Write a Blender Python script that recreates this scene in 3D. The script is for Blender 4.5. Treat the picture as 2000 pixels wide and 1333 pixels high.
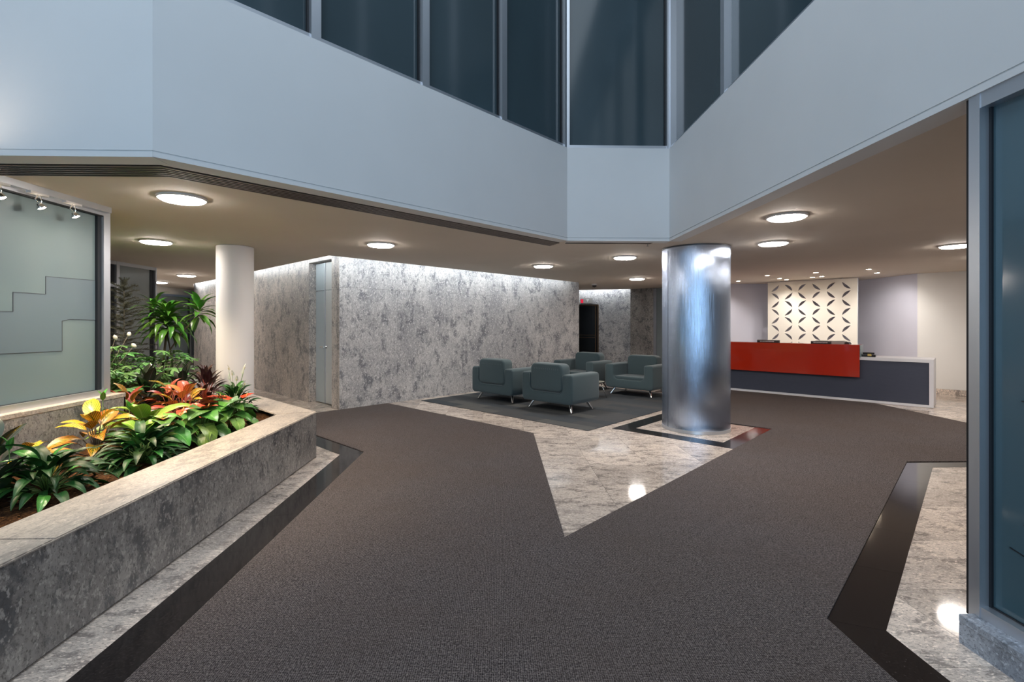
import bpy, bmesh, math, random
from mathutils import Vector, Matrix
from mathutils.geometry import tessellate_polygon
PI = math.pi; S2 = math.sqrt(.5)
R = random.Random(7)
for o in list(bpy.data.objects): bpy.data.objects.remove(o)
sc = bpy.context.scene; COL = sc.collection
CZ = 2.577                                    # ceiling height (m)

# ------------------------------------------------------------------ camera
cam = bpy.data.objects.new('camera', bpy.data.cameras.new('camera')); COL.objects.link(cam)
cam.data.sensor_width = 36; cam.data.lens = 955/2000*36; cam.data.shift_y = -0.01725
cam.location = (0, 0, 1.5); cam.rotation_euler = (PI/2, 0, -math.radians(1.62)); cam.data.clip_start = .05
sc.camera = cam
# ------------------------------------------------------------------ world + exposure
w = bpy.data.worlds.new('world'); sc.world = w; w.use_nodes = True
w.node_tree.nodes['Background'].inputs[0].default_value = (.32, .45, .62, 1)
w.node_tree.nodes['Background'].inputs[1].default_value = .5
vs = sc.view_settings; vs.view_transform = 'Standard'; vs.look = 'None'; vs.gamma = 1; vs.use_curve_mapping = False; vs.exposure = 0.0
# ------------------------------------------------------------------ large area lights
def area(name, loc, rot, sx, sy, power, col):
    l = bpy.data.lights.new(name, 'AREA'); l.shape = 'RECTANGLE'; l.size = sx; l.size_y = sy; l.energy = power; l.color = col
    o = bpy.data.objects.new(name, l); o.location = loc; o.rotation_euler = rot; COL.objects.link(o); return o
area('skylight_daylight', (-.7, .6, 7.35), (0, 0, 0), 5.0, 10.0, 300, (.79, .895, 1))
area('entrance_daylight', (-.7, -5.3, 1.9), (PI/2, 0, 0), 5.0, 3.2, 300, (.50, .75, 1))
SPOT_W = 32; TRACK_W = 95; DISC = 105; COVE = 34

# ------------------------------------------------------------------ materials
MAT = {}
def mat(name, col=(.5,.5,.5), rough=.5, metal=0, spec=.5, emit=None, es=0, **kw):
    m = bpy.data.materials.new(name); m.use_nodes = True; b = m.node_tree.nodes['Principled BSDF']
    b.inputs['Base Color'].default_value = (*col, 1); b.inputs['Roughness'].default_value = rough
    b.inputs['Metallic'].default_value = metal; b.inputs['Specular IOR Level'].default_value = spec
    if emit: b.inputs['Emission Color'].default_value = (*emit, 1); b.inputs['Emission Strength'].default_value = es
    for k, v in kw.items(): b.inputs[k.replace('_', ' ')].default_value = v
    MAT[name] = m; return m
class N:
    def __init__(s, m): s.t = m.node_tree; s.b = s.t.nodes['Principled BSDF']
    def n(s, typ, **kw):
        n = s.t.nodes.new(typ)
        for k, v in kw.items():
            if k.startswith('i_'): n.inputs[k[2:].replace('_', ' ')].default_value = v
            else: setattr(n, k, v)
        return n
    def l(s, a, b): s.t.links.new(a, b)
    def pos(s, scale=(1,1,1), rot=(0,0,0), coord='pos'):
        if coord == 'pos': o = s.n('ShaderNodeNewGeometry').outputs['Position']
        else: o = s.n('ShaderNodeTexCoord').outputs[coord]
        mp = s.n('ShaderNodeMapping'); mp.inputs['Scale'].default_value = scale; mp.inputs['Rotation'].default_value = rot
        s.l(o, mp.inputs[0]); return mp.outputs[0]
    def noise(s, vec, scale, detail=5, rough=.6, dist=0):
        n = s.n('ShaderNodeTexNoise'); n.inputs['Scale'].default_value = scale; n.inputs['Detail'].default_value = detail
        n.inputs['Roughness'].default_value = rough; n.inputs['Distortion'].default_value = dist; s.l(vec, n.inputs['Vector']); return n.outputs['Fac']
    def ramp(s, fac, stops):
        r = s.n('ShaderNodeValToRGB'); e = r.color_ramp.elements
        while len(e) < len(stops): e.new(.5)
        for x, (p, c) in zip(e, stops): x.position = p; x.color = (*c, 1) if len(c) == 3 else c
        s.l(fac, r.inputs[0]); return r.outputs[0]
    def mix(s, f, a, b, mode='MIX'):
        m = s.n('ShaderNodeMix', data_type='RGBA', blend_type=mode)
        for v, i in ((f, 0), (a, 6), (b, 7)):
            if hasattr(v, 'links'): s.l(v, m.inputs[i])
            else: m.inputs[i].default_value = v if i == 0 else (*v, 1)
        return m.outputs[2]
    def math(s, op, a, b=0.):
        m = s.n('ShaderNodeMath', operation=op)
        for v, i in ((a, 0), (b, 1)):
            if hasattr(v, 'links'): s.l(v, m.inputs[i])
            else: m.inputs[i].default_value = v
        return m.outputs[0]
    def bump(s, h, st=.3, d=.01):
        b = s.n('ShaderNodeBump'); b.inputs['Strength'].default_value = st; b.inputs['Distance'].default_value = d
        s.l(h, b.inputs['Height']); s.l(b.outputs[0], s.b.inputs['Normal'])
def g3(v, t=(1,1,1)): return (v*t[0], v*t[1], v*t[2])

def granite(name, light, mid, dark, rough, tilevar=0., scale=1., spec=.5, streak=(1,1,1), rot=(0,0,0), bump=0, contrast=1.):
    m = mat(name, light, rough, spec=spec); n = N(m); p = n.pos(streak, rot)
    if tilevar:
        oi = n.n('ShaderNodeObjectInfo'); mv = n.n('ShaderNodeVectorMath', operation='SCALE'); mv.inputs[3].default_value = 7.
        cx = n.n('ShaderNodeCombineXYZ'); n.l(oi.outputs['Random'], cx.inputs[0]); n.l(oi.outputs['Random'], cx.inputs[1])
        n.l(cx.outputs[0], mv.inputs[0]); ad = n.n('ShaderNodeVectorMath', operation='ADD'); n.l(p, ad.inputs[0]); n.l(mv.outputs[0], ad.inputs[1]); p = ad.outputs[0]
    big = n.noise(p, 1.3*scale, 5, .62, .5); med = n.noise(p, 5*scale, 9, .74, .35); fine = n.noise(p, 60*scale, 4, .75)
    c = n.ramp(big, [(.36, mid), (.60, light)])
    c = n.mix(n.ramp(med, [(.40, (.85*contrast,)*3), (.50, (0,0,0))]), c, dark)
    md2 = n.noise(p, 17*scale, 6, .75, .3); c = n.mix(n.ramp(md2, [(.38, (.6*contrast,)*3), (.48, (0,0,0))]), c, tuple(x*.55 for x in mid))
    sp = n.ramp(fine, [(.36, (.9*contrast,)*3), (.47, (0,0,0))]); c = n.mix(sp, c, g3(.55, mid) if False else tuple(x*.35 for x in mid))
    hi = n.ramp(n.noise(p, 38*scale, 2, .6), [(.56, (0,0,0)), (.66, (.7*contrast,)*3)]); c = n.mix(hi, c, tuple(min(1, x*1.35) for x in light))
    if tilevar:
        hs = n.n('ShaderNodeHueSaturation'); n.l(c, hs.inputs['Color'])
        n.l(n.math('ADD', n.math('MULTIPLY', oi.outputs['Random'], tilevar), 1-tilevar/2), hs.inputs['Value']); c = hs.outputs[0]
    n.l(c, n.b.inputs['Base Color'])
    if bump: n.bump(n.noise(p, 40*scale, 5), bump, .01)
    return m
granite('granite_wall', (.55,.535,.525), (.34,.335,.345), (.12,.125,.145), .45, scale=1., streak=(1,1,.75), bump=.15)
granite('granite_wall_warm', (.56,.505,.46), (.36,.335,.32), (.14,.14,.145), .45, scale=1., streak=(1.1,1.1,.7), bump=.15)
granite('granite_planter', (.36,.335,.31), (.21,.195,.185), (.075,.078,.085), .35, scale=1.3, streak=(1,1,.7), bump=.1)
granite('granite_kerb', (.40,.44,.50), (.25,.28,.33), (.10,.12,.15), .4, scale=1.4, bump=.1)
granite('granite_ledge', (.60,.52,.44), (.44,.385,.335), (.22,.19,.17), .3, scale=1.3, streak=(1.4,.6,1), contrast=.75)
granite('granite_floor', (.74,.63,.54), (.53,.455,.40), (.21,.18,.165), .07, tilevar=.42, scale=1.25, streak=(.75,1.5,1), rot=(0,0,.5), contrast=1.)
m = mat('black_granite', (.018,.014,.013), .08, spec=.35); n = N(m); n.l(n.ramp(n.noise(n.pos(), 90, 3), [(.5,(.012,.010,.010)),(.72,(.035,.028,.027))]), n.b.inputs['Base Color'])
m = mat('red_granite', (.10,.022,.016), .08); n = N(m); n.l(n.ramp(n.noise(n.pos(), 60, 4), [(.4,(.05,.012,.010)),(.65,(.15,.035,.025))]), n.b.inputs['Base Color'])
def plaster(name, col, rough=.75, var=.05):
    m = mat(name, col, rough, spec=.25); n = N(m); f = n.noise(n.pos(), 1.1, 3)
    n.l(n.mix(f, tuple(x*(1-var) for x in col), tuple(min(1,x*(1+var)) for x in col)), n.b.inputs['Base Color'])
    n.bump(n.noise(n.pos(), 220, 2), .05, .002); return m
plaster('fascia_paint', (.68,.69,.70)); plaster('ceiling_paint', (.64,.575,.50)); plaster('lilac_grey_paint', (.58,.575,.66))
plaster('off_white_paint', (.82,.80,.77)); plaster('cove_paint', (.85,.87,.88)); plaster('column_paint', (.80,.76,.73), .5)
plaster('dark_interior', (.03,.035,.04))
plaster('grout', (.16,.12,.09))
# woven entrance carpet
m = mat('woven_carpet', (.06,.05,.05), .95, spec=.1); n = N(m); p = n.pos(rot=(0,0,PI/4))
sp = n.n('ShaderNodeSeparateXYZ'); n.l(p, sp.inputs[0])
FQ = 2*PI/.0135
sx = n.math('SINE', n.math('MULTIPLY', sp.outputs[0], FQ)); sy = n.math('SINE', n.math('MULTIPLY', sp.outputs[1], FQ))
wv = n.math('MULTIPLY', sx, sy); wv = n.math('ADD', n.math('MULTIPLY', wv, .5), .5)
sh = n.noise(n.pos(), 150, 2, .8)
c = n.mix(n.ramp(wv, [(.25,(0,0,0)),(.75,(1,1,1))]), (.015,.013,.014), (.165,.140,.140))
c = n.mix(n.ramp(n.noise(n.pos(), 110, 3, .8), [(.50,(0,0,0)),(.62,(.85,)*3)]), c, (.26,.225,.205))
c = n.mix(n.ramp(n.noise(n.pos((1,1,1),(.3,.2,.9)), 130, 2, .8), [(.50,(0,0,0)),(.60,(.8,)*3)]), c, (.014,.012,.013))
c = n.mix(n.ramp(n.noise(n.pos(), .9, 3), [(.35,(.25,)*3),(.65,(0,0,0))]), c, (.085,.060,.046))
n.l(c, n.b.inputs['Base Color']); n.bump(wv, .6, .004)
def pile(name, a, b):
    m = mat(name, a, .95, spec=.1); n = N(m); f = n.noise(n.pos((1,1,1), (0,0,PI/4)), 3, 3); p2 = n.pos((.9,9,1), (0,0,PI/4))
    c = n.mix(n.ramp(n.noise(p2, 5, 4), [(.35,(0,0,0)),(.65,(1,1,1))]), a, b)
    n.l(n.mix(n.noise(n.pos(), 260, 2), c, tuple(x*1.5 for x in b)), n.b.inputs['Base Color']); n.bump(n.noise(n.pos(), 300, 2), .4, .004); return m
RUGM = [pile('rug_pile_a', (.032,.036,.042), (.062,.064,.066)), pile('rug_pile_b', (.045,.050,.055), (.085,.085,.082)), pile('rug_pile_c', (.025,.030,.038), (.050,.056,.062))]
# upholstery
m = mat('teal_upholstery', (.05,.085,.10), .85, spec=.25, Sheen_Weight=.25); n = N(m)
n.l(n.mix(n.noise(n.pos(coord='Object'), 180, 2), (.034,.060,.072), (.070,.100,.106)), n.b.inputs['Base Color']); n.bump(n.noise(n.pos(coord='Object'), 260, 2), .25, .002)
mat('chrome', (.82,.83,.85), .08, 1); mat('dark_rubber', (.02,.02,.02), .7)
m = mat('aluminium', (.60,.63,.68), .36, .85); n = N(m); n.bump(n.noise(n.pos((1,1,.02)), 200, 2), .04, .001)
mat('aluminium_dark', (.10,.11,.125), .4, .6); mat('gasket', (.008,.010,.014), .5)
m = mat('frosted_glass', (.26,.34,.35), .34, spec=.5); n = N(m)
n.l(n.ramp(n.noise(n.pos((1,1,.4)), .9, 2), [(.3,(.145,.205,.225)),(.7,(.20,.26,.262))]), n.b.inputs['Base Color'])
mat('etched_film', (.140,.190,.220), .3, spec=.6)
m = mat('tinted_glass', (.035,.062,.078), .12, spec=.6); n = N(m)
n.l(n.ramp(n.noise(n.pos((1,1,.5)), .7, 2), [(.3,(.036,.057,.068)),(.7,(.050,.078,.094))]), n.b.inputs['Base Color'])
m = mat('blue_glass', (.055,.115,.15), .1, spec=.7); n = N(m)
n.l(n.ramp(n.noise(n.pos((1,1,.4)), 1.1, 2), [(.3,(.055,.105,.13)),(.7,(.095,.175,.22))]), n.b.inputs['Base Color'])
mat('blue_film', (.035,.085,.12), .2, spec=.6); mat('grey_glass', (.27,.31,.32), .12, spec=.7)
m = mat('clear_glass', (1,1,1), 0); nt = m.node_tree; out = nt.nodes['Material Output']
tr = nt.nodes.new('ShaderNodeBsdfTransparent'); gl = nt.nodes.new('ShaderNodeBsdfGlossy'); gl.inputs['Roughness'].default_value = .02
mx = nt.nodes.new('ShaderNodeMixShader'); mx.inputs[0].default_value = .08; nt.links.new(tr.outputs[0], mx.inputs[1]); nt.links.new(gl.outputs[0], mx.inputs[2]); nt.links.new(mx.outputs[0], out.inputs[0])
# steel column sheet: brushed so that reflections smear round the drum
m = mat('brushed_steel', (.55,.62,.72), .24, 1, Anisotropic=.95, Anisotropic_Rotation=.0); n = N(m)
tg = n.n('ShaderNodeTangent', direction_type='RADIAL', axis='Z'); n.l(tg.outputs[0], n.b.inputs['Tangent'])
n.l(n.mix(n.noise(n.pos((.4,.4,30)), 2.2, 3), (.50,.60,.77), (.58,.67,.82)), n.b.inputs['Base Color'])
n.bump(n.noise(n.pos((1,1,.006), coord='Object'), 330, 2, .5), 1., .0018)
mat('diffuser', (1,1,1), .5, emit=(1,.915,.84), es=DISC); mat('small_lamp', (1,1,1), .5, emit=(1,.82,.62), es=60); mat('white_metal', (.72,.70,.68), .4)
mat('cove_strip', (1,1,1), .5, emit=(.88,.95,1), es=COVE)
mat('vent_metal', (.24,.20,.17), .35, .7); mat('vent_dark', (.01,.009,.008), .8)
m = mat('red_lacquer', (.46,.022,.004), .12, spec=.6, Coat_Weight=.6); mat('red_edge', (.75,.10,.04), .15)
m = mat('navy_laminate', (.060,.066,.092), .5); n = N(m); n.l(n.mix(n.noise(n.pos((1,1,9)), 6, 3), (.044,.053,.086), (.056,.065,.100)), n.b.inputs['Base Color'])
mat('white_laminate', (.74,.75,.80), .35); mat('cream_panel', (.78,.73,.65), .6); mat('black_plastic', (.012,.012,.014), .35); mat('print_white', (.75,.75,.75), .6)
mat('grey_plastic', (.30,.29,.28), .35); mat('door_paint', (.56,.585,.58), .45); mat('door_paint_blue', (.46,.53,.56), .4)
mat('dark_door', (.010,.011,.012), .25); mat('bronze', (.10,.06,.035), .35, .8); mat('sign_red', (.55,.01,.04), .4, emit=(.8,.02,.06), es=.5)
mat('table_top', (.42,.42,.36), .15)
m = mat('potting_soil', (.05,.02,.008), .95, spec=.2); n = N(m); f = n.noise(n.pos(), 60, 5, .7)
n.l(n.ramp(f, [(.3,(.014,.006,.003)),(.5,(.075,.030,.010)),(.68,(.22,.10,.03))]), n.b.inputs['Base Color']); n.bump(f, .9, .03)
mat('mulch', (.16,.070,.022), .9, spec=.2)
# leaves : uv.x along the blade, uv.y across (0..1, midrib .5)
def leafmat(name, edge, mid, vein, freq=8, vw=.5, rough=.35, blot=0, spec=.45):
    m = mat(name, edge, rough, spec=spec); n = N(m); uv = n.n('ShaderNodeTexCoord').outputs['UV']; s = n.n('ShaderNodeSeparateXYZ'); n.l(uv, s.inputs[0])
    a = n.math('ABSOLUTE', n.math('SUBTRACT', s.outputs[1], .5))                # 0 at the midrib
    oi = n.n('ShaderNodeObjectInfo').outputs['Random']
    base = n.mix(n.math('MULTIPLY', a, 2.), mid, edge)
    if blot: base = n.mix(n.ramp(n.noise(n.pos(), blot, 3), [(.45,(0,0,0)),(.55,(1,1,1))]), base, edge)
    ph = n.math('SUBTRACT', n.math('MULTIPLY', s.outputs[0], freq), n.math('MULTIPLY', a, freq*.75))
    st = n.math('FRACT', ph); vf = n.math('LESS_THAN', st, vw*.5); mr = n.math('LESS_THAN', a, .035)
    v = n.math('MAXIMUM', vf, mr); c = n.mix(v, base, vein)
    hs = n.n('ShaderNodeHueSaturation'); n.l(c, hs.inputs['Color']); n.l(n.math('ADD', n.math('MULTIPLY', oi, .55), .72), hs.inputs['Value'])
    n.l(n.math('ADD', n.math('MULTIPLY', oi, .05), .475), hs.inputs['Hue']); n.l(hs.outputs[0], n.b.inputs['Base Color'])
    n.b.inputs['Subsurface Weight'].default_value = 0
    return m
leafmat('leaf_dark', (.014,.052,.010), (.020,.070,.014), (.035,.10,.025), 9, .12, .42, spec=.3)
leafmat('leaf_green', (.055,.18,.028), (.085,.24,.04), (.17,.36,.09), 9, .14, .3)
leafmat('leaf_fresh', (.11,.26,.04), (.16,.33,.06), (.30,.46,.14), 7, .14, .35)
leafmat('leaf_lime', (.17,.33,.03), (.27,.42,.06), (.42,.55,.14), 9, .16, .35)
leafmat('leaf_croton_yellow', (.72,.26,.02), (.85,.52,.03), (.10,.13,.01), 8, .85, .35)
leafmat('leaf_croton_red', (.62,.12,.055), (.75,.24,.09), (.28,.03,.02), 8, .6, .35)
leafmat('leaf_croton_dark', (.17,.07,.015), (.08,.10,.015), (.70,.40,.04), 8, .5, .35)
leafmat('leaf_rubber', (.022,.034,.018), (.035,.045,.026), (.09,.07,.06), 16, .08, .2)
leafmat('leaf_purple', (.055,.018,.020), (.06,.03,.022), (.12,.05,.04), 14, .1, .3)
leafmat('leaf_fatsia', (.060,.17,.035), (.10,.25,.06), (.22,.38,.14), 7, .16, .35)
leafmat('leaf_dracaena', (.075,.19,.022), (.035,.13,.016), (.05,.16,.03), 2, .05, .3)
mat('spathe_red', (.60,.055,.02), .25); mat('spathe_white', (.75,.74,.60), .4); mat('spadix', (.60,.45,.12), .5)
mat('stem_green', (.10,.19,.04), .5); mat('stem_brown', (.10,.07,.045), .7); mat('stem_red', (.40,.07,.03), .5); mat('twig_grey', (.20,.18,.14), .8)
mat('needle', (.085,.085,.055), .8); mat('blossom', (.75,.72,.64), .7)

# ------------------------------------------------------------------ helpers
def tag(o, label=None, cat=None, group=None, kind=None):
    if label: o['label'] = label
    if cat: o['category'] = cat
    if group: o['group'] = group
    if kind: o['kind'] = kind
    return o
def link(name, me, m=None, parent=None, loc=None, rot=None):
    o = bpy.data.objects.new(name, me); COL.objects.link(o)
    if m is not None and not me.materials: me.materials.append(MAT[m] if isinstance(m, str) else m)
    if parent: o.parent = parent
    if loc: o.location = loc
    if rot: o.rotation_euler = rot
    return o
def empty(name, loc, rz=0, label=None, cat=None, group=None, kind=None):
    o = bpy.data.objects.new(name, None); COL.objects.link(o); o.location = loc; o.rotation_euler = (0, 0, rz); o.empty_display_size = .1
    return tag(o, label, cat, group, kind)
def fin(bm, smooth=False, name='mesh', sharp=None):
    me = bpy.data.meshes.new(name); bm.normal_update(); bm.to_mesh(me); bm.free()
    if smooth:
        for p in me.polygons: p.use_smooth = True
        if sharp: me.set_sharp_from_angle(angle=math.radians(sharp))
    return me
def box(bm, x0, y0, z0, x1, y1, z1, M=None, bev=0, seg=2):
    r = bmesh.ops.create_cube(bm, size=1)['verts']
    T = Matrix.Translation(((x0+x1)/2, (y0+y1)/2, (z0+z1)/2)) @ Matrix.Diagonal((abs(x1-x0), abs(y1-y0), abs(z1-z0), 1))
    if bev:
        bmesh.ops.transform(bm, matrix=T, verts=r)
        es = list({e for v in r for e in v.link_edges})
        r2 = bmesh.ops.bevel(bm, geom=es, offset=bev, segments=seg, affect='EDGES', profile=.5)
        vs_ = list({v for f in r2['faces'] for v in f.verts}); 
        if M: bmesh.ops.transform(bm, matrix=M, verts=vs_)
    else: bmesh.ops.transform(bm, matrix=(M @ T) if M else T, verts=r)
def B(x0, y0, z0, x1, y1, z1, M=None, bev=0, seg=2):
    bm = bmesh.new(); box(bm, x0, y0, z0, x1, y1, z1, M, bev, seg); return bm
def prism(poly, z0, z1, bm=None):
    bm = bm or bmesh.new()
    tris = tessellate_polygon([[Vector((x, y, 0)) for x, y in poly]])
    a = [bm.verts.new((x, y, z0)) for x, y in poly]; b = [bm.verts.new((x, y, z1)) for x, y in poly]
    for t in tris:
        try: bm.faces.new([b[i] for i in t]); bm.faces.new([a[i] for i in reversed(t)])
        except ValueError: pass
    for i in range(len(poly)): j = (i+1) % len(poly); bm.faces.new((a[i], a[j], b[j], b[i]))
    bmesh.ops.recalc_face_normals(bm, faces=bm.faces); return bm
def seg(bm, p, q, z0, z1, t0, t1, bev=0):
    """box along p->q, from t0 to t1 sideways (positive = left of travel)"""
    p = Vector(p); q = Vector(q); d = q-p; L = d.length; a = math.atan2(d.y, d.x)
    M = Matrix.Translation((p.x, p.y, 0)) @ Matrix.Rotation(a, 4, 'Z'); box(bm, 0, t0, z0, L, t1, z1, M, bev); return bm
def SEG(*a, **k): return seg(bmesh.new(), *a, **k)
def tube(bm, pts, r, n=8, r2=None, cap=True):
    pts = [Vector(p) for p in pts]; rings = []; N_ = len(pts)
    for i, p in enumerate(pts):
        d = (pts[min(i+1, N_-1)]-pts[max(i-1, 0)]).normalized()
        a = d.cross(Vector((0, 0, 1))); a = a.normalized() if a.length > .01 else Vector((1, 0, 0)); b = d.cross(a)
        rr = r + ((r2 if r2 is not None else r)-r)*i/(N_-1)
        rings.append([bm.verts.new(p + (a*math.cos(2*PI*k/n)+b*math.sin(2*PI*k/n))*rr) for k in range(n)])
    for u, v in zip(rings, rings[1:]):
        for k in range(n): bm.faces.new((u[k], u[(k+1) % n], v[(k+1) % n], v[k]))
    if cap: bm.faces.new(rings[0]); bm.faces.new(list(reversed(rings[-1])))
    bmesh.ops.recalc_face_normals(bm, faces=bm.faces)
    return bm
def lathe(prof, n=32, bm=None):
    bm = bm or bmesh.new(); rings = []
    for r, z in prof: rings.append([bm.verts.new((r*math.cos(2*PI*k/n), r*math.sin(2*PI*k/n), z)) for k in range(n)] if r > 1e-5 else [bm.verts.new((0, 0, z))])
    for u, v in zip(rings, rings[1:]):
        for k in range(n):
            k2 = (k+1) % n
            if len(u) == 1: bm.faces.new((u[0], v[k], v[k2]))
            elif len(v) == 1: bm.faces.new((u[k], u[k2], v[0]))
            else: bm.faces.new((u[k], u[k2], v[k2], v[k]))
    bmesh.ops.recalc_face_normals(bm, faces=bm.faces); return bm
def struct(name, bm, m, label, parent=None, smooth=False):
    o = link(name, fin(bm, smooth), m, parent)
    if parent is None: tag(o, label, None, None, 'structure')
    return o
def inside(poly, x, y):
    c = False; j = len(poly)-1
    for i in range(len(poly)):
        (xi, yi), (xj, yj) = poly[i], poly[j]
        if (yi > y) != (yj > y) and x < (xj-xi)*(y-yi)/(yj-yi)+xi: c = not c
        j = i
    return c
def UV2(s, d):
    """point with X+Y = s and Y-X = d"""
    return ((s-d)/2, (s+d)/2)

# ================================================================== SETTING
ATR = [(2.235, -5), (2.235, 6.31), (.89, 6.31), (-2.22, 3.21), (-3.6, 3.21), (-3.6, -5)]
WC = UV2(5.8, 11.3); W1 = UV2(15.8, 11.3); W2 = UV2(5.8, 24.0)
CK = UV2(5.15, 10.5); T1 = (2.113, 12.802); T2 = (-8.32, 13.6)
# floor ------------------------------------------------------------
CARPET = [(-1.557, -3), (-1.557, 5.731), UV2(4.17, 11.27), UV2(7.13, 11.27), (.479, 6.641), (.464, 3.40), UV2(10.69, 2.936), UV2(10.69, 5.25),
          UV2(13.9, 5.25), UV2(14.1, 7.2), UV2(15.98, 7.2), (7.03, 8.95), (7.03, 5.155), (4.41, 5.155), (1.66, 2.425), (1.66, -3)]
RUG = [UV2(8.02, 5.52), UV2(13.9, 5.52), UV2(13.9, 11.0), UV2(8.02, 11.0)]
PLANTER = [(-2.03, -1.5), (-2.03, 5.53), UV2(3.5, 15.6), (-6.62, 9.55), (-6.62, 5.2), (-3.6, 5.2), (-3.6, -1.5)]
base = struct('floor', B(-13, -5, -.25, 13, 17.5, -.004), 'grout', 'polished beige granite tile floor with black borders')
tm = fin(B(-.3037, -.3037, -.016, .3037, .3037, 0)); tm.materials.append(MAT['granite_floor'])
cnt = 0
cells = []
for i in range(-24, 20):
    for j in range(-12, 26):
        x = .97+.61*i+.305; y = 2.685+.61*j+.305
        if y < 1.2: continue
        c = [(x+a*.3, y+b*.3) for a in (-1, 0, 1) for b in (-1, 0, 1)]
        if all(inside(CARPET, *p) for p in c) or all(inside(RUG, *p) for p in c) or all(inside(PLANTER, *p) for p in c): continue
        if all(p[1]-p[0] > 11.3 and p[0]+p[1] > 5.8 and p[0] < 2.25 for p in c): continue
        if not any(abs((p[0]-.028*p[1])/(p[1]+.028*p[0])) < 1.06 for p in c): continue
        if y > 13.2 and x > 4.6 or x > 9.4 or x+y > 19.6 or x < -9.9: continue
        if x > 2.25 and y < 2.2 and x > 2.6: continue
        cells.append((math.hypot(x, y), x, y))
cells.sort(); TILES = cells[:290]
for d_, x, y in TILES: link('tile', tm, None, base, (x, y, 0))
rest = bmesh.new()
for d_, x, y in cells[290:]: box(rest, x-.3043, y-.3043, -.016, x+.3043, y+.3043, 0)
if len(cells) > 290: tag(link('tile_field', fin(rest), 'granite_floor', base), kind='stuff')
box_under = link('screed', fin(B(-2.6, -4.8, -.012, 2.6, 1.2, 0)), 'granite_floor', base)
# black granite border tiles ---------------------------------------
def bands(pts, off, cuts, m='black_granite', nm='border_tile'):
    """band between polyline pts and its offset partner polyline off, cut at joint lengths"""
    for k in range(len(pts)-1):
        a, b, c, d = Vector(pts[k]), Vector(pts[k+1]), Vector(off[k]), Vector(off[k+1]); L = (b-a).length; nn = max(1, round(L/.61)) if cuts is None else cuts[k]
        for i in range(nn):
            u, v = i/nn+.0006/L, (i+1)/nn-.0006/L
            mm = m[(k, i)] if isinstance(m, dict) and (k, i) in m else ('black_granite' if isinstance(m, dict) else m)
            P = [a.lerp(b, u), a.lerp(b, v), c.lerp(d, v), c.lerp(d, u)]
            link(nm, fin(prism([tuple(p) for p in P], -.01, .0015)), mm, base)
bands([(-1.54, -.95), (-1.54, 5.735), (-3.15, 7.345)], [(-1.806, -.95), (-1.806, 5.628), (-3.15, 6.972)], [11, 3])
bands([(1.64, -.9), (1.64, 2.43), (4.40, 5.17), (7.0, 5.17)], [(1.89, -.9), (1.89, 2.33), (4.515, 4.955), (7.0, 4.955)], [6, 5, 4])
cc = Vector((2.83, 6.935))
def dia(h): return [tuple(cc+Vector(v)*h) for v in ((-1, 0), (0, -1), (1, 0), (0, 1), (-1, 0))]
bands(dia(1.21), dia(.865), [3, 3, 3, 3], {(1, 2): 'red_granite', (1, 1): 'black_granite'})
# ceiling ----------------------------------------------------------
CE = [(2.235, -5), (2.235, 6.31), (.89, 6.31), (-2.22, 3.21), (-3.6, 3.21), (-3.6, -5), (-13, -5), (-13, 17.5), (-9.3, 17.5), (-9.13, 14.95), T2, CK, T1, W1, (2.25, 15.9), (4.15, 15.24), (4.35, 15.6), (4.35, 17.5), (13, 17.5), (13, -5)]
struct('ceiling', prism(CE, CZ, CZ+.10), 'ceiling_paint', 'low taupe plaster ceiling with a lit cove along the stone wall')
struct('ceiling_cove', prism([(4.6, 14), (4.6, 17.5), (-9.5, 17.5), (-9.5, 14), (-4, 8), (-2.6, 7.0), (-1.5, 8)], 3.02, 3.08), 'cove_paint', 'white upper surface of the lit ceiling cove')
cv = bmesh.new(); off = .5
seg(cv, UV2(5.0, 10.35), UV2(15.6, 10.35), CZ+.1, 3.04, -.03, 0); seg(cv, UV2(5.0, 10.35), UV2(5.0, 23.5), CZ+.1, 3.04, 0, .03)
seg(cv, T1, W1, CZ, 3.04, -.03, 0); seg(cv, T2, (-9.13, 14.95), CZ, 3.04, 0, .03)
struct('trim_1', cv, 'cove_paint', 'white inner faces of the ceiling cove')
for p, q, s_ in ((UV2(5.25, 10.62), UV2(15.2, 10.62), 1), (UV2(5.1, 10.7), UV2(5.1, 21.8), -1)):
    o = link('cove_lamp', fin(SEG(p, q, CZ+.105, CZ+.125, 0, .03*s_)), 'cove_strip')
    tag(o, 'white lamp strip hidden above the ceiling edge, %s of the granite wall corner' % ('right' if s_ == 1 else 'left'), 'strip light', 'cove strip lights')
o = link('cove_lamp', fin(SEG((-8.36, 13.72), (-9.08, 14.87), CZ+.105, CZ+.125, -.06, -.03)), 'cove_strip'); tag(o, 'short white lamp strip hidden at the far left end of the ceiling cove', 'strip light', 'cove strip lights')
cw_ = bmesh.new(); seg(cw_, (2.25, 15.9), (4.15, 15.24), CZ+.1, 3.04, -.03, 0); struct('trim_4', cw_, 'cove_paint', 'white inner face of the small cove over the dark door')
o = link('cove_lamp', fin(SEG((2.35, 15.90), (4.1, 15.30), CZ+.105, CZ+.125, 0, .03)), 'cove_strip'); tag(o, 'white lamp strip hidden above the ceiling edge in front of the dark narrow door', 'strip light', 'cove strip lights')
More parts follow.
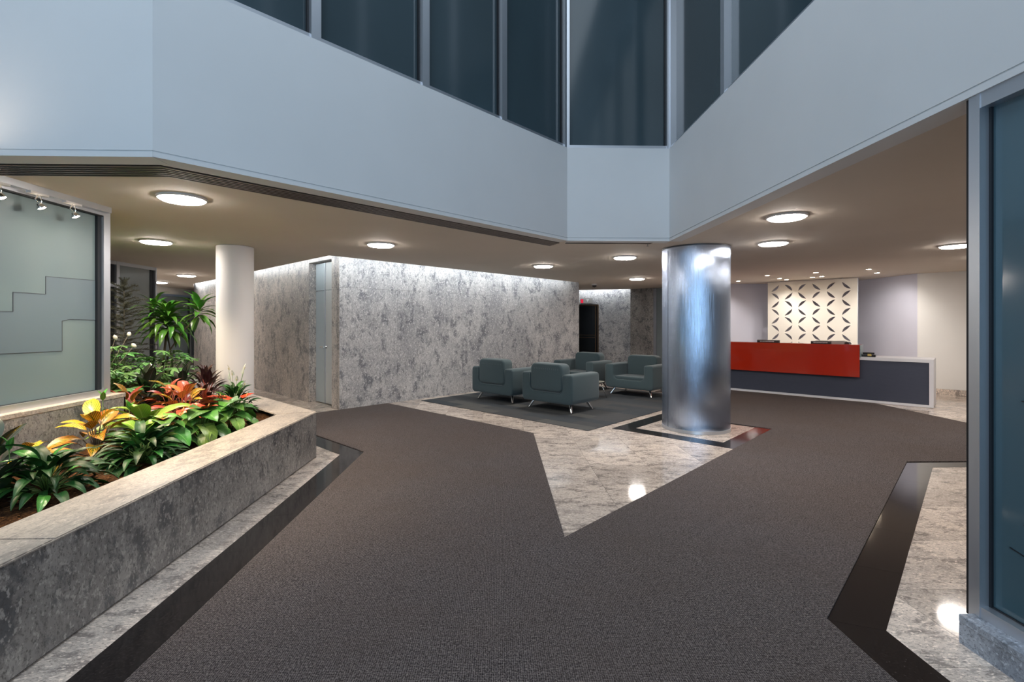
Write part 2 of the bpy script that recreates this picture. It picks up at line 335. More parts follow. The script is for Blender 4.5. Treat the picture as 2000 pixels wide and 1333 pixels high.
# atrium fascia ----------------------------------------------------
FT = 3.775
FZ = [0]
def fascia(name, p, q, label, top=FT):
    p = Vector(p); q = Vector(q); e_ = (q-p).normalized()*.0035; p = p-e_; q = q+e_; FZ[0] += .0008; k_ = FZ[0]
    bm = SEG(p, q, 2.612, top+k_, -.008, .15); seg(bm, p, q, 2.571-k_, 2.603, -.010, .15); seg(bm, p, q, 2.60, 2.62, -.001, .12)
    return struct(name, bm, 'fascia_paint', label)
fascia('wall_upper_left', (-2.22, 3.21), (.89, 6.31), 'long slanting white band of wall above the slot diffuser, left of the narrow middle band')
fascia('wall_upper_back', (.89, 6.31), (2.235, 6.31), 'narrow white band of wall in the middle below the widest dark window')
fascia('wall_upper_right', (2.235, 6.31), (2.235, -5), 'white band of wall on the right running over the glass partition')
fascia('wall_upper_front', (-3.75, 3.21), (-2.22, 3.21), 'tall white wall at upper left above the track lights', 7.0)
fascia('wall_upper_side', (-3.6, -5), (-3.6, 3.21), 'white wall band beside the camera on the left', 7.0)
struct('wall_front', B(-3.7, -5.2, 4.0, 2.4, -5.05, 7.5), 'fascia_paint', 'white wall over the entrance behind the camera')
# upper curtain wall
def clerestory(name, p, q, ts, label, end0=.05, end1=.05):
    t = empty(name, (p[0], p[1], FT), 0, label, None, None, 'structure')
    P = Vector(p); Q = Vector(q); d = (Q-P); L = d.length; a = math.atan2(d.y, d.x)
    Mx = Matrix.Rotation(a, 4, 'Z'); H_ = 7.0-FT
    fr = bmesh.new(); box(fr, 0, .02, 0, L, .12, .045, Mx); box(fr, 0, .02, H_-.06, L, .12, H_, Mx); link('window_frame', fin(fr), 'aluminium', t)
    xs = [0]+ts+[L]
    for i, x in enumerate(xs):
        wd = .04 if 0 < i < len(xs)-1 else .035
        bm = B(x-wd if i else 0, 0, 0, x+wd if i < len(xs)-1 else L, .13, H_, Mx); link('mullion', fin(bm), 'aluminium', t)
        if i < len(xs)-1:
            x1 = xs[i+1]
            link('gasket', fin(B(x1-.055, .045, .045, x1-.035, .10, H_-.06, Mx)), 'gasket', t)
            link('pane', fin(B(x+.03, .075, .04, x1-.03, .09, H_-.05, Mx)), 'tinted_glass', t)
    return t
k2 = math.sqrt(2)
clerestory('window_1', (-2.22, 3.21), (.89, 6.31), [.0+(v-3.21)*k2 for v in (3.97, 4.735, 5.50)], 'row of dark tinted upper windows slanting along the left wall band')
clerestory('window_2', (.89, 6.31), (2.235, 6.31), [], 'single wide dark upper window above the narrow middle band')
clerestory('window_3', (2.235, 6.31), (2.235, -5), [1.49, 2.93, 4.4, 5.9, 7.4, 8.9, 10.2], 'row of dark tinted upper windows along the right wall band')
# roof above
struct('ceiling_upper', B(-4, -5.2, 7.5, 2.7, 7, 7.6), 'fascia_paint', 'roof slab above the skylight')
# stone walls -------------------------------------------------------
def slabs(p, q, zs, nseg, m, t0=0, t1=.3, parent=None, name='stone_slab', gap=.0012):
    P = Vector(p); Q = Vector(q); out = []
    for i in range(nseg):
        a = P.lerp(Q, i/nseg); b = P.lerp(Q, (i+1)/nseg); d = (b-a).normalized()*gap
        for z0, z1 in zip(zs, zs[1:]): out.append(link(name, fin(SEG(a+d, b-d, z0+gap, z1-gap, t0, t1)), m, parent))
    return out
wb = struct('wall_back', SEG(WC, W1, 0, 3.02, .03, .28), 'dark_interior', 'long grey granite wall behind the armchairs')
slabs(WC, W1, [0, 2.13, 3.02], 6, 'granite_wall', 0, .031, wb)
wl = struct('wall_left', SEG(UV2(5.8, 13.03), W2, 0, 3.02, -.28, -.03), 'dark_interior', 'grey granite wall left of the pale narrow door, running behind the white column')
D0 = UV2(5.8, 11.70); D1 = UV2(5.8, 12.98)       # door opening jambs
slabs(D1, W2, [0, 2.13, 3.02], 7, 'granite_wall_warm', -.031, 0, wl)
slabs(WC, D0, [0, 2.13, 3.02], 1, 'granite_wall_warm', -.28, 0, wl)
link('lintel', fin(SEG(D0, D1, 2.645, 3.02, -.28, 0)), 'granite_wall_warm', wl)
link('reveal', fin(SEG(D1, UV2(5.8, 13.026), 0, 2.645, -.28, -.032)), 'granite_wall_warm', wl)
# pale door in the recess
dr = empty('door_1', (D0[0], D0[1], 0), 0, 'tall narrow pale grey door with a lever handle in the granite wall', None, None, 'structure')
Md = Matrix.Rotation(math.radians(135), 4, 'Z'); Ld = (Vector(D1)-Vector(D0)).length
for nm, a, b, z0, z1, m_ in (('door_leaf', .01, .50, .012, 2.11, 'door_paint'), ('transom_panel', .01, .50, 2.12, 2.63, 'door_paint'), ('side_panel', .515, Ld-.01, .012, 2.11, 'door_paint_blue'), ('side_transom', .515, Ld-.01, 2.12, 2.63, 'door_paint_blue')):
    link(nm, fin(B(a, -.175, z0, b, -.13, z1, Md, .002, 1)), m_, dr)
link('frame_strip', fin(B(.50, -.18, 0, .515, -.115, 2.63, Md)), 'aluminium', dr)
hb = bmesh.new(); tube(hb, [(.46, -.13, 1.06), (.46, -.075, 1.06)], .012); tube(hb, [(.46, -.075, 1.06), (.60, -.075, 1.06)], .011); tube(hb, [(.46, -.132, 1.06), (.46, -.122, 1.06)], .028, 16)
bmesh.ops.transform(hb, matrix=Md, verts=hb.verts); link('door_handle', fin(hb, True, sharp=40), 'chrome', dr)
# corridor wall with dark lift door --------------------------------
ca, cb = Vector((2.25, 16.22)), Vector((4.25, 15.52)); cd = (cb-ca).normalized()
Mc = Matrix.Translation((ca.x, ca.y, 0)) @ Matrix.Rotation(math.atan2(cd.y, cd.x), 4, 'Z'); LC = (cb-ca).length
wc = struct('wall_back.001', B(0, .12, 0, LC, .35, 3.02, Mc), 'dark_interior', 'granite wall end beside the dark narrow door')
xd0, xd1 = .20, 1.09
for a, b, z0, z1 in ((xd1, LC, 0, 3.02), (0, xd1, 2.125, 3.02), (0, xd0, 0, 2.125)): link('stone_slab', fin(B(a, 0, z0, b, .125, z1, Mc)), 'granite_wall', wc)
dd = empty('door_2', (ca.x, ca.y, 0), 0, 'dark narrow glass door at the far end of the granite wall', None, None, 'structure')
M0 = Matrix.Rotation(math.atan2(cd.y, cd.x), 4, 'Z')
link('door_leaf', fin(B(xd0+.06, .09, 0, xd1-.12, .12, 2.06, M0)), 'dark_door', dd)
f_ = bmesh.new(); box(f_, xd0, .03, 0, xd0+.05, .12, 2.12, M0); box(f_, xd1-.05, .0, 0, xd1, .12, 2.12, M0); box(f_, xd1-.13, .05, 0, xd1-.09, .12, 2.08, M0); box(f_, xd0, .03, 2.07, xd1, .12, 2.12, M0)
link('door_frame', fin(f_), 'bronze', dd)
for z in (1.02, 1.10): link('push_bar', fin(B(xd0+.05, .05, z, xd1-.13, .075, z+.025, M0)), 'bronze', dd)
# emergency sign over it
sg = empty('emergency_sign', (ca.x, ca.y, 2.13), math.atan2(cd.y, cd.x), 'small grey emergency sign box with red end over the dark narrow door', 'sign')
link('sign_box', fin(B(.50, -.09, .02, .88, -.002, .2, None, .006)), 'grey_plastic', sg)
link('red_panel', fin(B(.515, -.094, .04, .60, -.088, .16)), 'sign_red', sg)
tb = bmesh.new(); v_ = [tb.verts.new(p) for p in ((.69, -.0935, .165), (.79, -.0935, .165), (.74, -.0935, .06))]; tb.faces.new(v_[::-1]); bmesh.ops.solidify(tb, geom=tb.faces[:], thickness=.004)
link('triangle_mark', fin(tb), 'print_white', sg)
# dark stone return and the bluish glazed screen beside it
we = struct('wall_back.002', SEG((4.15, 15.24), (4.72, 14.75), 0, CZ, 0, .3), 'granite_planter', 'dark granite return next to the blue grey glazed screen')
sc_ = empty('door_3', (4.72, 14.72, 0), 0, 'blue grey glazed screen between the dark granite return and the steel column', None, None, 'structure')
for i in range(6):
    x = i*.27; link('mullion', fin(B(x, -.04, 0, x+.07, .06, CZ-.02)), 'aluminium', sc_); link('pane', fin(B(x+.07, 0, 0, x+.27, .02, CZ-.02)), 'grey_glass', sc_)
struct('wall_back.003', B(4.7, 14.85, 0, 6.6, 14.95, CZ), 'lilac_grey_paint', 'grey wall behind the glazed screen')
# reception walls
struct('wall_reception', B(4.9, 13.1, 0, 9.2, 13.25, CZ), 'lilac_grey_paint', 'lilac grey wall behind the cream cut-out panel')
struct('wall_right', B(9.06, 10.32, 0, 9.2, 13.1, CZ), 'lilac_grey_paint', 'lilac grey wall right of the cream cut-out panel')
struct('wall_right.001', SEG((9.06, 10.32), (12.0, 7.38), 0, CZ, 0, .15), 'off_white_paint', 'warm white wall at right behind the end of the desk')
struct('wall_right.002', B(12.0, -5, 0, 12.15, 7.5, CZ), 'off_white_paint', 'warm white side wall of the reception')
bb = struct('baseboard_right', SEG((9.06, 10.30), (12.0, 7.36), 0, .12, -.018, .0), 'granite_floor', 'polished granite baseboard under the warm white wall')
# far left glazing ---------------------------------------------------
def glazing(name, p, q, z0, z1, ts, label, glass='grey_glass', hgt=None, parent=None):
    t = empty(name, (p[0], p[1], 0), 0, label, None, None, 'structure'); P = Vector(p); Q = Vector(q); L = (Q-P).length; a = math.atan2((Q-P).y, (Q-P).x); Mx = Matrix.Rotation(a, 4, 'Z')
    fr = bmesh.new(); box(fr, 0, -.05, z0, L, .05, z0+.06, Mx); box(fr, 0, -.05, z1-.06, L, .05, z1, Mx); link('window_frame', fin(fr), 'aluminium', t)
    xs = [0]+ts+[L]
    for i, x in enumerate(xs):
        link('mullion', fin(B(max(0, x-.035), -.055, z0, min(L, x+.035), .055, z1, Mx)), 'aluminium', t)
        if i < len(xs)-1:
            link('gasket', fin(B(xs[i+1]-.13, -.02, z0+.06, xs[i+1]-.035, .03, z1-.06, Mx)), 'gasket', t)
            link('pane', fin(B(x+.03, -.01, z0+.05, xs[i+1]-.03, .01, z1-.05, Mx)), glass, t)
    return t
gz = glazing('window_4', (-6.65, 5.25), (-6.65, 9.64), .45, CZ, [1.2, 2.3, 3.43], 'grey glazed window wall behind the tall thin pine')
link('transom', fin(B(-.05, 2.3, 2.13, .05, 3.43, 2.19)), 'aluminium', gz)
struct('wall_left.001', B(-6.72, 5.25, 0, -6.6, 9.64, .45), 'granite_planter', 'low granite wall under the left window')
glazing('window_5', (-9.9, 10.0), (-9.9, 17.4), .40, 2.38, [1.6, 3.2, 4.42, 6.0], 'far grey glass partition behind the dracaena')
g5 = struct('wall_left.002', B(-10.0, 10, 0, -9.8, 17.5, .40), 'granite_ledge', 'low granite plinth under the far glass partition')
struct('trim_2', B(-9.96, 10.0, 2.38, -9.84, 17.5, CZ), 'off_white_paint', 'white header above the far glass partition')
struct('wall_left.003', B(-9.9, 9.66, 0, -6.7, 9.78, CZ), 'off_white_paint', 'pale wall behind the left window')
struct('wall_left.004', B(-13.1, -5, 0, -13, 17.5, CZ), 'off_white_paint', 'outer left wall')
struct('wall_back.004', B(-13, 17.5, 0, 13, 17.6, CZ), 'off_white_paint', 'far end wall of the corridors')
# near left glazed bay on a stone plinth ----------------------------
pl = struct('wall_left.005', B(-4.15, -1.5, 0, -3.60, 4.79, .80), 'dark_interior', 'granite plinth below the near left frosted window')
for y0 in (-1.5, -.2, 1.1, 2.35, 3.62): y1 = {-1.5: -.2, -.2: 1.1, 1.1: 2.35, 2.35: 3.62, 3.62: 4.81}[y0]; link('stone_slab', fin(B(-3.62, y0+.001, 0, -3.585, y1-.001, .83)), 'granite_planter', pl); link('cap_stone', fin(B(-4.15, y0+.001, .795, -3.58, y1-.001, .834, None, .004, 1)), 'granite_ledge', pl)
link('end_slab', fin(B(-4.15, 4.79, 0, -3.585, 4.81, .80)), 'granite_planter', pl)
w6 = empty('window_6', (-3.715, 0, 0), 0, 'large frosted glass window with etched steps at the left edge', None, None, 'structure')
fr = bmesh.new(); box(fr, -.06, -1.5, .834, .055, 4.645, .885); box(fr, -.06, -1.5, 2.50, .055, 4.645, CZ-.012); link('window_frame', fin(fr), 'aluminium', w6)
link('corner_post', fin(B(-.06, 4.645, .834, .055, 4.715, CZ)), 'aluminium', w6); link('corner_strip', fin(B(-.02, 4.715, .834, .045, 4.735, CZ)), 'aluminium', w6)
link('mullion', fin(B(-.06, 1.9, .885, .055, 2.0, 2.5)), 'aluminium', w6)
link('gasket', fin(B(-.02, 4.60, .885, .035, 4.645, 2.5)), 'gasket', w6); gb = B(-.02, 1.98, .875, .03, 4.65, .888); box(gb, -.02, 1.98, 2.49, .05, 4.65, 2.505); link('gasket', fin(gb), 'gasket', w6)
link('pane', fin(B(-.01, 2.0, .88, .01, 4.65, 2.50)), 'frosted_glass', w6); link('pane', fin(B(-.01, -1.5, .88, .01, 1.9, 2.50)), 'frosted_glass', w6)
def yzfilm(pts, x, m, parent, th=.0015, nm='etched_film'):
    bm = prism([(a, b) for a, b in pts], 0, th); bmesh.ops.transform(bm, matrix=Matrix(((0,0,1,x),(1,0,0,0),(0,1,0,0),(0,0,0,1))), verts=bm.verts); return link(nm, fin(bm), m, parent)
yzfilm([(3.0, 1.43), (3.4, 1.43), (3.4, 1.59), (3.84, 1.59), (3.84, 1.739), (4.11, 1.739), (4.11, 1.885), (4.635, 1.895), (4.635, 1.53), (4.33, 1.535), (4.26, 1.52), (4.26, 1.265), (3.0, 1.275)], .0102, 'etched_film', w6)
ln = bmesh.new()
def pl_line(pts, x, wd=.004):
    for (a, b), (c, d) in zip(pts, pts[1:]):
        v = Vector((c-a, d-b)); L = v.length; an = math.atan2(v.y, v.x)
        M_ = Matrix(((0,0,1,x),(1,0,0,a),(0,1,0,b),(0,0,0,1))) @ Matrix.Rotation(an, 4, 'Z'); box(ln, 0, -wd/2, 0, L, wd/2, .003, M_)
pl_line([(3.0, 1.43), (3.4, 1.43), (3.4, 1.59), (3.84, 1.59), (3.84, 1.739), (4.11, 1.739), (4.11, 1.885), (4.635, 1.895)], .0105); pl_line([(4.635, 1.53), (4.33, 1.535), (4.26, 1.52), (4.26, 1.265), (3.6, 1.275)], .0105)
link('etched_line', fin(ln), 'aluminium_dark', w6)
# header with track lights
struct('trim_3', B(-3.659, 2.9, 2.525, -3.60, 4.66, CZ), 'aluminium', 'light grey lamp track header over the near left window')
# right glass partition ---------------------------------------------
cu = struct('wall_right.003', B(2.18, -3, 0, 2.6, 2.22, .10), 'dark_interior', 'low blue grey granite kerb below the right glass partition')
for y0, y1 in ((-3, -.5), (-.5, .9), (.9, 1.81), (1.81, 2.24)): link('stone_slab', fin(B(2.166, y0+.001, 0, 2.19, y1-.001, .1)), 'granite_kerb', cu); link('cap_stone', fin(B(2.162, y0+.001, .10, 2.6, y1-.001, .135, None, .003, 1)), 'granite_kerb', cu)
w7 = empty('window_7', (2.235, 0, 0), 0, 'tall blue glass partition with metal frame at the right edge', None, None, 'structure')
link('end_post', fin(B(0, 2.225, .11, .10, 2.262, CZ)), 'aluminium', w7); link('groove', fin(B(.004, 2.221, .135, .10, 2.225, CZ)), 'gasket', w7); link('edge_strip', fin(B(.012, 2.262, .11, .10, 2.285, CZ)), 'gasket', w7)
link('mullion', fin(B(-.004, 2.205, .135, .10, 2.221, CZ)), 'aluminium', w7)
fr = bmesh.new(); box(fr, 0, -3, .135, .10, 2.205, .185); box(fr, 0, -3, 2.50, .10, 2.205, CZ); link('window_frame', fin(fr), 'aluminium', w7)
link('gasket', fin(B(.040, 2.192, .185, .07, 2.205, 2.50)), 'gasket', w7); link('gasket', fin(B(.042, -3, .183, .07, 2.2, .192)), 'gasket', w7)
link('pane', fin(B(.05, -3, .18, .07, 2.2, 2.51)), 'blue_glass', w7)
yzfilm([(1.2, .95), (1.97, .95), (2.03, .80), (2.03, .62), (1.2, .52)], .0475, 'blue_film', w7)
yzfilm([(1.2, .60), (1.95, .50), (2.03, .42), (2.03, .21), (1.2, .21)], .0475, 'blue_film', w7)
ln = bmesh.new(); pl_line([(1.2, 1.24), (2.04, 1.24), (2.04, 1.16), (2.07, 1.16)], .047); pl_line([(1.2, .62), (1.93, .84), (2.06, .62)], .047); pl_line([(2.12, .5), (1.2, .30)], .047); link('etched_line', fin(ln), 'gasket', w7)
# entrance glazing behind the camera
w8 = empty('window_8', (0, -5.05, 0), 0, 'bright entrance glazing behind the camera', None, None, 'structure')
for x in (-3.6, -2.4, -1.2, 0, 1.2, 2.2): link('mullion', fin(B(x-.04, -.05, 0, x+.04, .05, 4.0)), 'aluminium', w8)
[link('transom', fin(B(-3.6, -.05, z, 2.2, .05, z+.09)), 'aluminium', w8) for z in (.75, 1.55, 2.25, 3.1)]; link('pane', fin(B(-3.6, -.01, 0, 2.2, .01, 4.0)), 'clear_glass', w8)
struct('wall_front.001', B(2.3, -5.15, 0, 13, -5, CZ), 'off_white_paint', 'wall behind the camera on the right'); struct('wall_front.002', B(-13, -5.15, 0, -3.7, -5, CZ), 'off_white_paint', 'wall behind the camera on the left')
# slot diffuser -------------------------------------------------------
vt = empty('slot_diffuser', (-2.22, 3.4, CZ), 0, 'long dark slot air diffuser in the ceiling following the white wall band', 'air diffuser')
off_ = Vector((-2.22, 3.4, CZ))
def dline(o_): return [(-3.9, 3.21+o_), (-2.22-o_*.414, 3.21+o_), (.89-o_*.414, 6.31+o_), (2.1, 6.31+o_)]
pb = bmesh.new()
for a, b in zip(dline(.18), dline(.18)[1:-1]): seg(pb, a, b, -.004, .0, .0, .24)
bmesh.ops.transform(pb, matrix=Matrix.Translation((2.22, -3.4, 0)), verts=pb.verts); link('back_plate', fin(pb), 'vent_dark', vt)
for k in range(6):
    L_ = dline(.185+k*.044)
    for a, b in zip(L_, L_[1:-1]):
        bm = SEG(a, b, -.012, -.002, 0, .016); bmesh.ops.transform(bm, matrix=Matrix.Translation((2.22, -3.4, 0)), verts=bm.verts); link('slat', fin(bm), 'vent_metal', vt)
v2 = empty('slot_diffuser.001', (1.2, 6.45, CZ), 0, 'short slot air diffuser under the narrow middle band, left of the steel column', 'air diffuser')
link('back_plate', fin(B(-.3, -.02, -.004, .85, .10, 0)), 'vent_dark', v2)
for k in range(3): link('slat', fin(B(-.3, -.02+k*.045, -.01, .85, -.005+k*.045, -.003)), 'vent_metal', v2)

# ================================================================== CARPETS
cp = link('carpet', fin(prism(CARPET, .0, .009)), 'woven_carpet'); tag(cp, 'dark brown grey woven carpet walkway between the planter and the reception desk', 'carpet')
rg = empty('lounge_rug', (*UV2(8.02, 5.52), 0), math.radians(45), 'charcoal plank-patterned rug under the four armchairs', 'rug')
LU = (13.9-8.02)*S2; LV = (11.0-5.52)*S2
pm = [fin(B(0, 0, 0, .995, .2465, .008)) for _ in range(3)]
for me, mm in zip(pm, RUGM): me.materials.append(mm)
# rug local x = away (+45), y = left (135)
nx = int(LU/.2475)+1; ny = 4
cw = LU/nx; lw = LV/ny; k = 0
pm = []
for mm in RUGM: me = fin(B(0, 0, 0, cw-.001, lw-.001, .008)); me.materials.append(mm); pm.append(me)
hm = []
for mm in RUGM: me = fin(B(0, 0, 0, cw-.001, lw/2-.001, .008)); me.materials.append(mm); hm.append(me)
for i in range(nx):
    if i % 2 == 0:
        for j in range(ny): link('carpet_plank', R.choice(pm), None, rg, (i*cw, j*lw, .0005))
    else:
        link('carpet_plank', R.choice(hm), None, rg, (i*cw, 0, .0005)); link('carpet_plank', R.choice(hm), None, rg, (i*cw, LV-lw/2, .0005))
        for j in range(ny-1): link('carpet_plank', R.choice(pm), None, rg, (i*cw, (j+.5)*lw, .0005))

# ================================================================== COLUMNS
st = empty('steel_column', (2.83, 6.935, 0), 0, 'thick round column wrapped in brushed steel standing on a black granite diamond', 'column')
link('cladding', fin(lathe([(.4595, .045), (.4595, CZ-.02)], 96), True), 'brushed_steel', st)
link('core', fin(lathe([(0, .0016), (.452, .0016), (.452, CZ), (0, CZ)], 64), True, sharp=40), 'aluminium_dark', st)
link('base_ring', fin(lathe([(.452, .002), (.4635, .002), (.4635, .045), (.452, .047)], 96), True, sharp=40), 'aluminium', st)
link('top_ring', fin(lathe([(.452, CZ-.022), (.464, CZ-.022), (.464, CZ-.002), (.452, CZ-.001)], 96), True, sharp=40), 'aluminium_dark', st)
link('seam', fin(B(-.004, -.4605, .05, .004, -.455, CZ-.06, Matrix.Rotation(-1.3, 4, 'Z'))), 'aluminium_dark', st)
wcx = link('white_column', fin(lathe([(0, 0), (.235, 0), (.235, CZ-.008), (.228, CZ-.002), (0, CZ-.002)], 64), True, sharp=40), 'column_paint', None, (-3.70, 6.99, 0))
tag(wcx, 'smooth white round column rising behind the planter ledge', 'column')

# ================================================================== CEILING LIGHTS
def light_meshes():
    ring = fin(lathe([(.172, 0), (.188, 0), (.188, -.014), (.180, -.020), (.172, -.020), (.172, 0)], 40), True, sharp=30)
    dif = fin(lathe([(0, -.034), (.150, -.034), (.168, -.024), (.171, -.004), (.171, 0)], 40), True, sharp=50); return ring, dif
ring, dif = light_meshes(); ring.materials.append(MAT['white_metal']); dif.materials.append(MAT['diffuser'])
CL = [((-2.70, 4.26), 'bright round ceiling light above the planter, nearest the slot diffuser'), ((-4.47, 6.52), 'round ceiling light left of the white column, the nearer one'),
      ((-6.93, 11.08), 'small far round ceiling light just left of the white column'), ((-8.79, 12.95), 'farthest round ceiling light by the window frame at left'),
      ((-1.59, 6.68), 'round ceiling light between the white column and the granite wall corner'), ((.84, 9.08), 'round ceiling light over the rug in front of the granite wall'),
      ((2.05, 7.86), 'round ceiling light just left of the steel column, the nearer one'), ((3.32, 11.60), 'small far round ceiling light left of the steel column'),
      ((2.89, 4.82), 'large round ceiling light on the right, nearest the camera'), ((3.66, 6.41), 'round ceiling light right of the steel column, behind the largest one'),
      ((6.29, 6.55), 'round ceiling light cut by the right glass partition frame'), ((-6.6, 3.9), None), ((5.2, 3.3), 'added unseen ceiling light behind the right glass partition, nearer one'), ((8.4, 4.5), 'added unseen ceiling light behind the right glass partition, near the side wall'), ((7.9, 7.6), 'added unseen ceiling light in front of the desk, behind the right partition frame')]  # the last three lights are added out of view to brighten the reception
for (x, y), lb in CL:
    if lb is None and -3.6 < x < 2.235 and y < 6: continue
    t = empty('ceiling_light', (x, y, CZ), 0, lb or 'round ceiling light outside the picture at %s' % ('left' if x < 0 else 'right of the partition'), 'ceiling light', 'round ceiling lights')
    link('ring', ring, None, t); link('diffuser', dif, None, t)
# small reception spots
sring = fin(lathe([(.046, 0), (.064, 0), (.064, -.006), (.046, -.008), (.046, 0)], 24), True, sharp=30); sring.materials.append(MAT['white_metal'])
slamp = fin(lathe([(0, -.006), (.045, -.006), (.045, 0)], 24)); slamp.materials.append(MAT['small_lamp'])
SP = [((6.02, 10.78), (7.0, 12.6, .3), 'leftmost small downlight of the row over the cream panel'), ((6.72, 11.50), (7.1, 12.42, .9), 'second small downlight from the left, over the cream panel'), ((7.06, 11.78), (7.3, 12.25, 1.2), 'third small downlight from the left, closest to the cream panel'),
      ((6.71, 10.15), (8.0, 11.6, .6), 'small downlight nearer the desk, above the middle of the cream panel'), ((7.40, 10.98), (7.75, 11.75, 1.2), 'upper of two touching small downlights over the cream panel'), ((7.30, 11.16), (7.5, 12.0, .6), 'lower of two touching small downlights over the cream panel'),
      ((7.35, 9.50), (9.06, 11.2, .8), 'left of the two small downlights right of the cream panel'), ((8.05, 10.17), (9.06, 11.0, 1.0), 'right of the two small downlights right of the cream panel'), ((6.08, 12.22), (6.1, 13.1, .8), 'small downlight just right of the steel column')]
def spot(loc, tgt, power, ang, blend, col, size=.03):
    l = bpy.data.lights.new('lamp', 'SPOT'); l.energy = power; l.spot_size = math.radians(ang); l.spot_blend = blend; l.color = col; l.shadow_soft_size = size
    o = bpy.data.objects.new('lamp_light', l); COL.objects.link(o); d = (Vector(tgt)-Vector(loc)); o.rotation_euler = d.to_track_quat('-Z', 'Y').to_euler(); o.location = loc; return o
for (x, y), tg_, lb in SP:
    t = empty('downlight', (x, y, CZ), 0, lb, 'downlight', 'small downlights over the reception'); link('ring', sring, None, t); link('lamp_face', slamp, None, t)
    s_ = spot((x, y, CZ-.02), tg_, SPOT_W*(2.2 if tg_[0] > 9 else 1.8 if tg_[1] > 13 else .85), 95, .9, (1, .955, .90)); s_.parent = t; s_.location = (0, 0, -.02)
# track spotlights
for i, y in enumerate((3.62, 3.93, 4.24)):
    t = empty('track_spotlight', (-3.60, y, 2.525), 0, 'small warm track spotlight over the frosted window, %s of three' % ('leftmost', 'middle', 'rightmost')[i], 'spotlight', 'track spotlights')
    link('adapter', fin(B(-.028, -.07, -.018, .012, .085, 0, None, .003)), 'white_metal', t)
    am = bmesh.new(); tube(am, [(0, 0, -.018), (.005, -.02, -.05), (.01, -.035, -.06), (.02, -.02, -.085)], .005, 6); tube(am, [(0, .02, -.018), (.02, .01, -.085)], .004, 6); link('bracket', fin(am, True), 'chrome', t)
    hm_ = lathe([(.012, .03), (.02, .026), (.030, 0), (.032, -.012), (.028, -.012)], 20); ln2 = lathe([(0, -.008), (.027, -.008)], 20)
    d = (Vector((-2.75, y+.35, .45))-Vector((-3.58, y, 2.40))).normalized(); q = d.to_track_quat('-Z', 'Y').to_matrix().to_4x4(); T_ = Matrix.Translation((.025, 0, -.115)) @ q
    bmesh.ops.transform(hm_, matrix=T_, verts=hm_.verts); bmesh.ops.transform(ln2, matrix=T_, verts=ln2.verts)
    link('lamp_housing', fin(hm_, True), 'chrome', t); link('lamp_face', fin(ln2), 'small_lamp', t)
    s_ = spot((0, 0, 0), (0, 0, -1), TRACK_W, 78, .7, (1, .80, .55), .02); s_.rotation_euler = d.to_track_quat('-Z', 'Y').to_euler(); s_.parent = t; s_.location = Vector((.025, 0, -.115))+d*.02
# unseen downlights added to brighten the planting, two of them behind the window corner
for i, (x, y, tx, ty) in enumerate(((-4.0, 4.9, -3.6, 5.9), (-4.6, 5.3, -4.9, 7.1), (-3.3, 2.9, -2.8, 3.3))):
    t = empty('downlight', (x, y, CZ), 0, ('added unseen downlight brightening the planting, just behind the window corner', 'added unseen downlight brightening the back shrubs, farther from the window corner')[i] if i < 2 else 'added unseen downlight brightening the near end of the planter', 'downlight'); link('ring', sring, None, t); link('lamp_face', slamp, None, t)
    d = Vector((tx-x, ty-y, -2.0)); s_ = spot((0, 0, 0), (0, 0, -1), TRACK_W*1.1, 80, .7, (1, .82, .58), .02); s_.rotation_euler = d.to_track_quat('-Z', 'Y').to_euler(); s_.parent = t; s_.location = (0, 0, -.02)
# dome camera, sprinkler
dc = empty('dome_camera', (2.62, 13.25, CZ), 0, 'small dome security camera on the ceiling at the end of the cove', 'camera')
link('mount', fin(lathe([(0, 0), (.075, 0), (.08, -.03), (.055, -.045)], 24), True, sharp=40), 'white_metal', dc); link('dome', fin(lathe([(.06, -.04), (.058, -.065), (.04, -.09), (0, -.10)], 24), True), 'black_plastic', dc)
sk = empty('sprinkler_head', (2.02, 6.55, CZ), 0, 'tiny ceiling sprinkler beside the top of the steel column', 'sprinkler')
link('stem', fin(lathe([(0, 0), (.02, 0), (.02, -.006), (.006, -.008), (.006, -.03), (0, -.03)], 12)), 'chrome', sk); link('deflector', fin(lathe([(0, -.03), (.018, -.03), (.018, -.033), (0, -.033)], 12)), 'chrome', sk)

# ================================================================== PLANTER
pt = empty('planter', (-2.03, 5.53, 0), 0, 'long raised granite planter bed with a pale ledge, full of plants', 'planter')
def PL(bm): bmesh.ops.transform(bm, matrix=Matrix.Translation((2.03, -5.53, 0)), verts=bm.verts); return bm
PH = .513; LW = .375; pc = UV2(3.5, 7.56)
inner = (-2.03-LW, 5.53-LW*.414)
ys = [-1.5, -.5, .75, 1.97, 3.19, 4.41, 5.53]
for y0, y1 in zip(ys, ys[1:]):
    link('stone_panel', fin(PL(B(-2.08, y0+.0008, .014, -2.034, y1-.0008, PH-.012))), 'granite_planter', pt)
link('plinth_strip', fin(PL(B(-2.09, -1.5, 0, -2.05, 5.52, .014))), 'aluminium_dark', pt)
e1 = Vector((-2.03, 5.53)); e2 = Vector(UV2(3.5, 15.55)); dl = (e2-e1).normalized()
for i in range(4):
    a = e1.lerp(e2, i/4); b = e1.lerp(e2, (i+1)/4); link('stone_panel', fin(PL(SEG(a, b, 0, PH-.012, .004, .05))), 'granite_planter', pt)
def ledge(poly): 
    bm = prism(poly, PH-.012, PH); es = [e for e in bm.edges if all(abs(v.co.z-PH) < 1e-5 for v in e.verts)]; bmesh.ops.bevel(bm, geom=[e for e in es if len(e.link_faces) == 2 and abs(e.calc_face_angle(0)) > .5], offset=.006, segments=2, affect='EDGES'); return PL(bm)
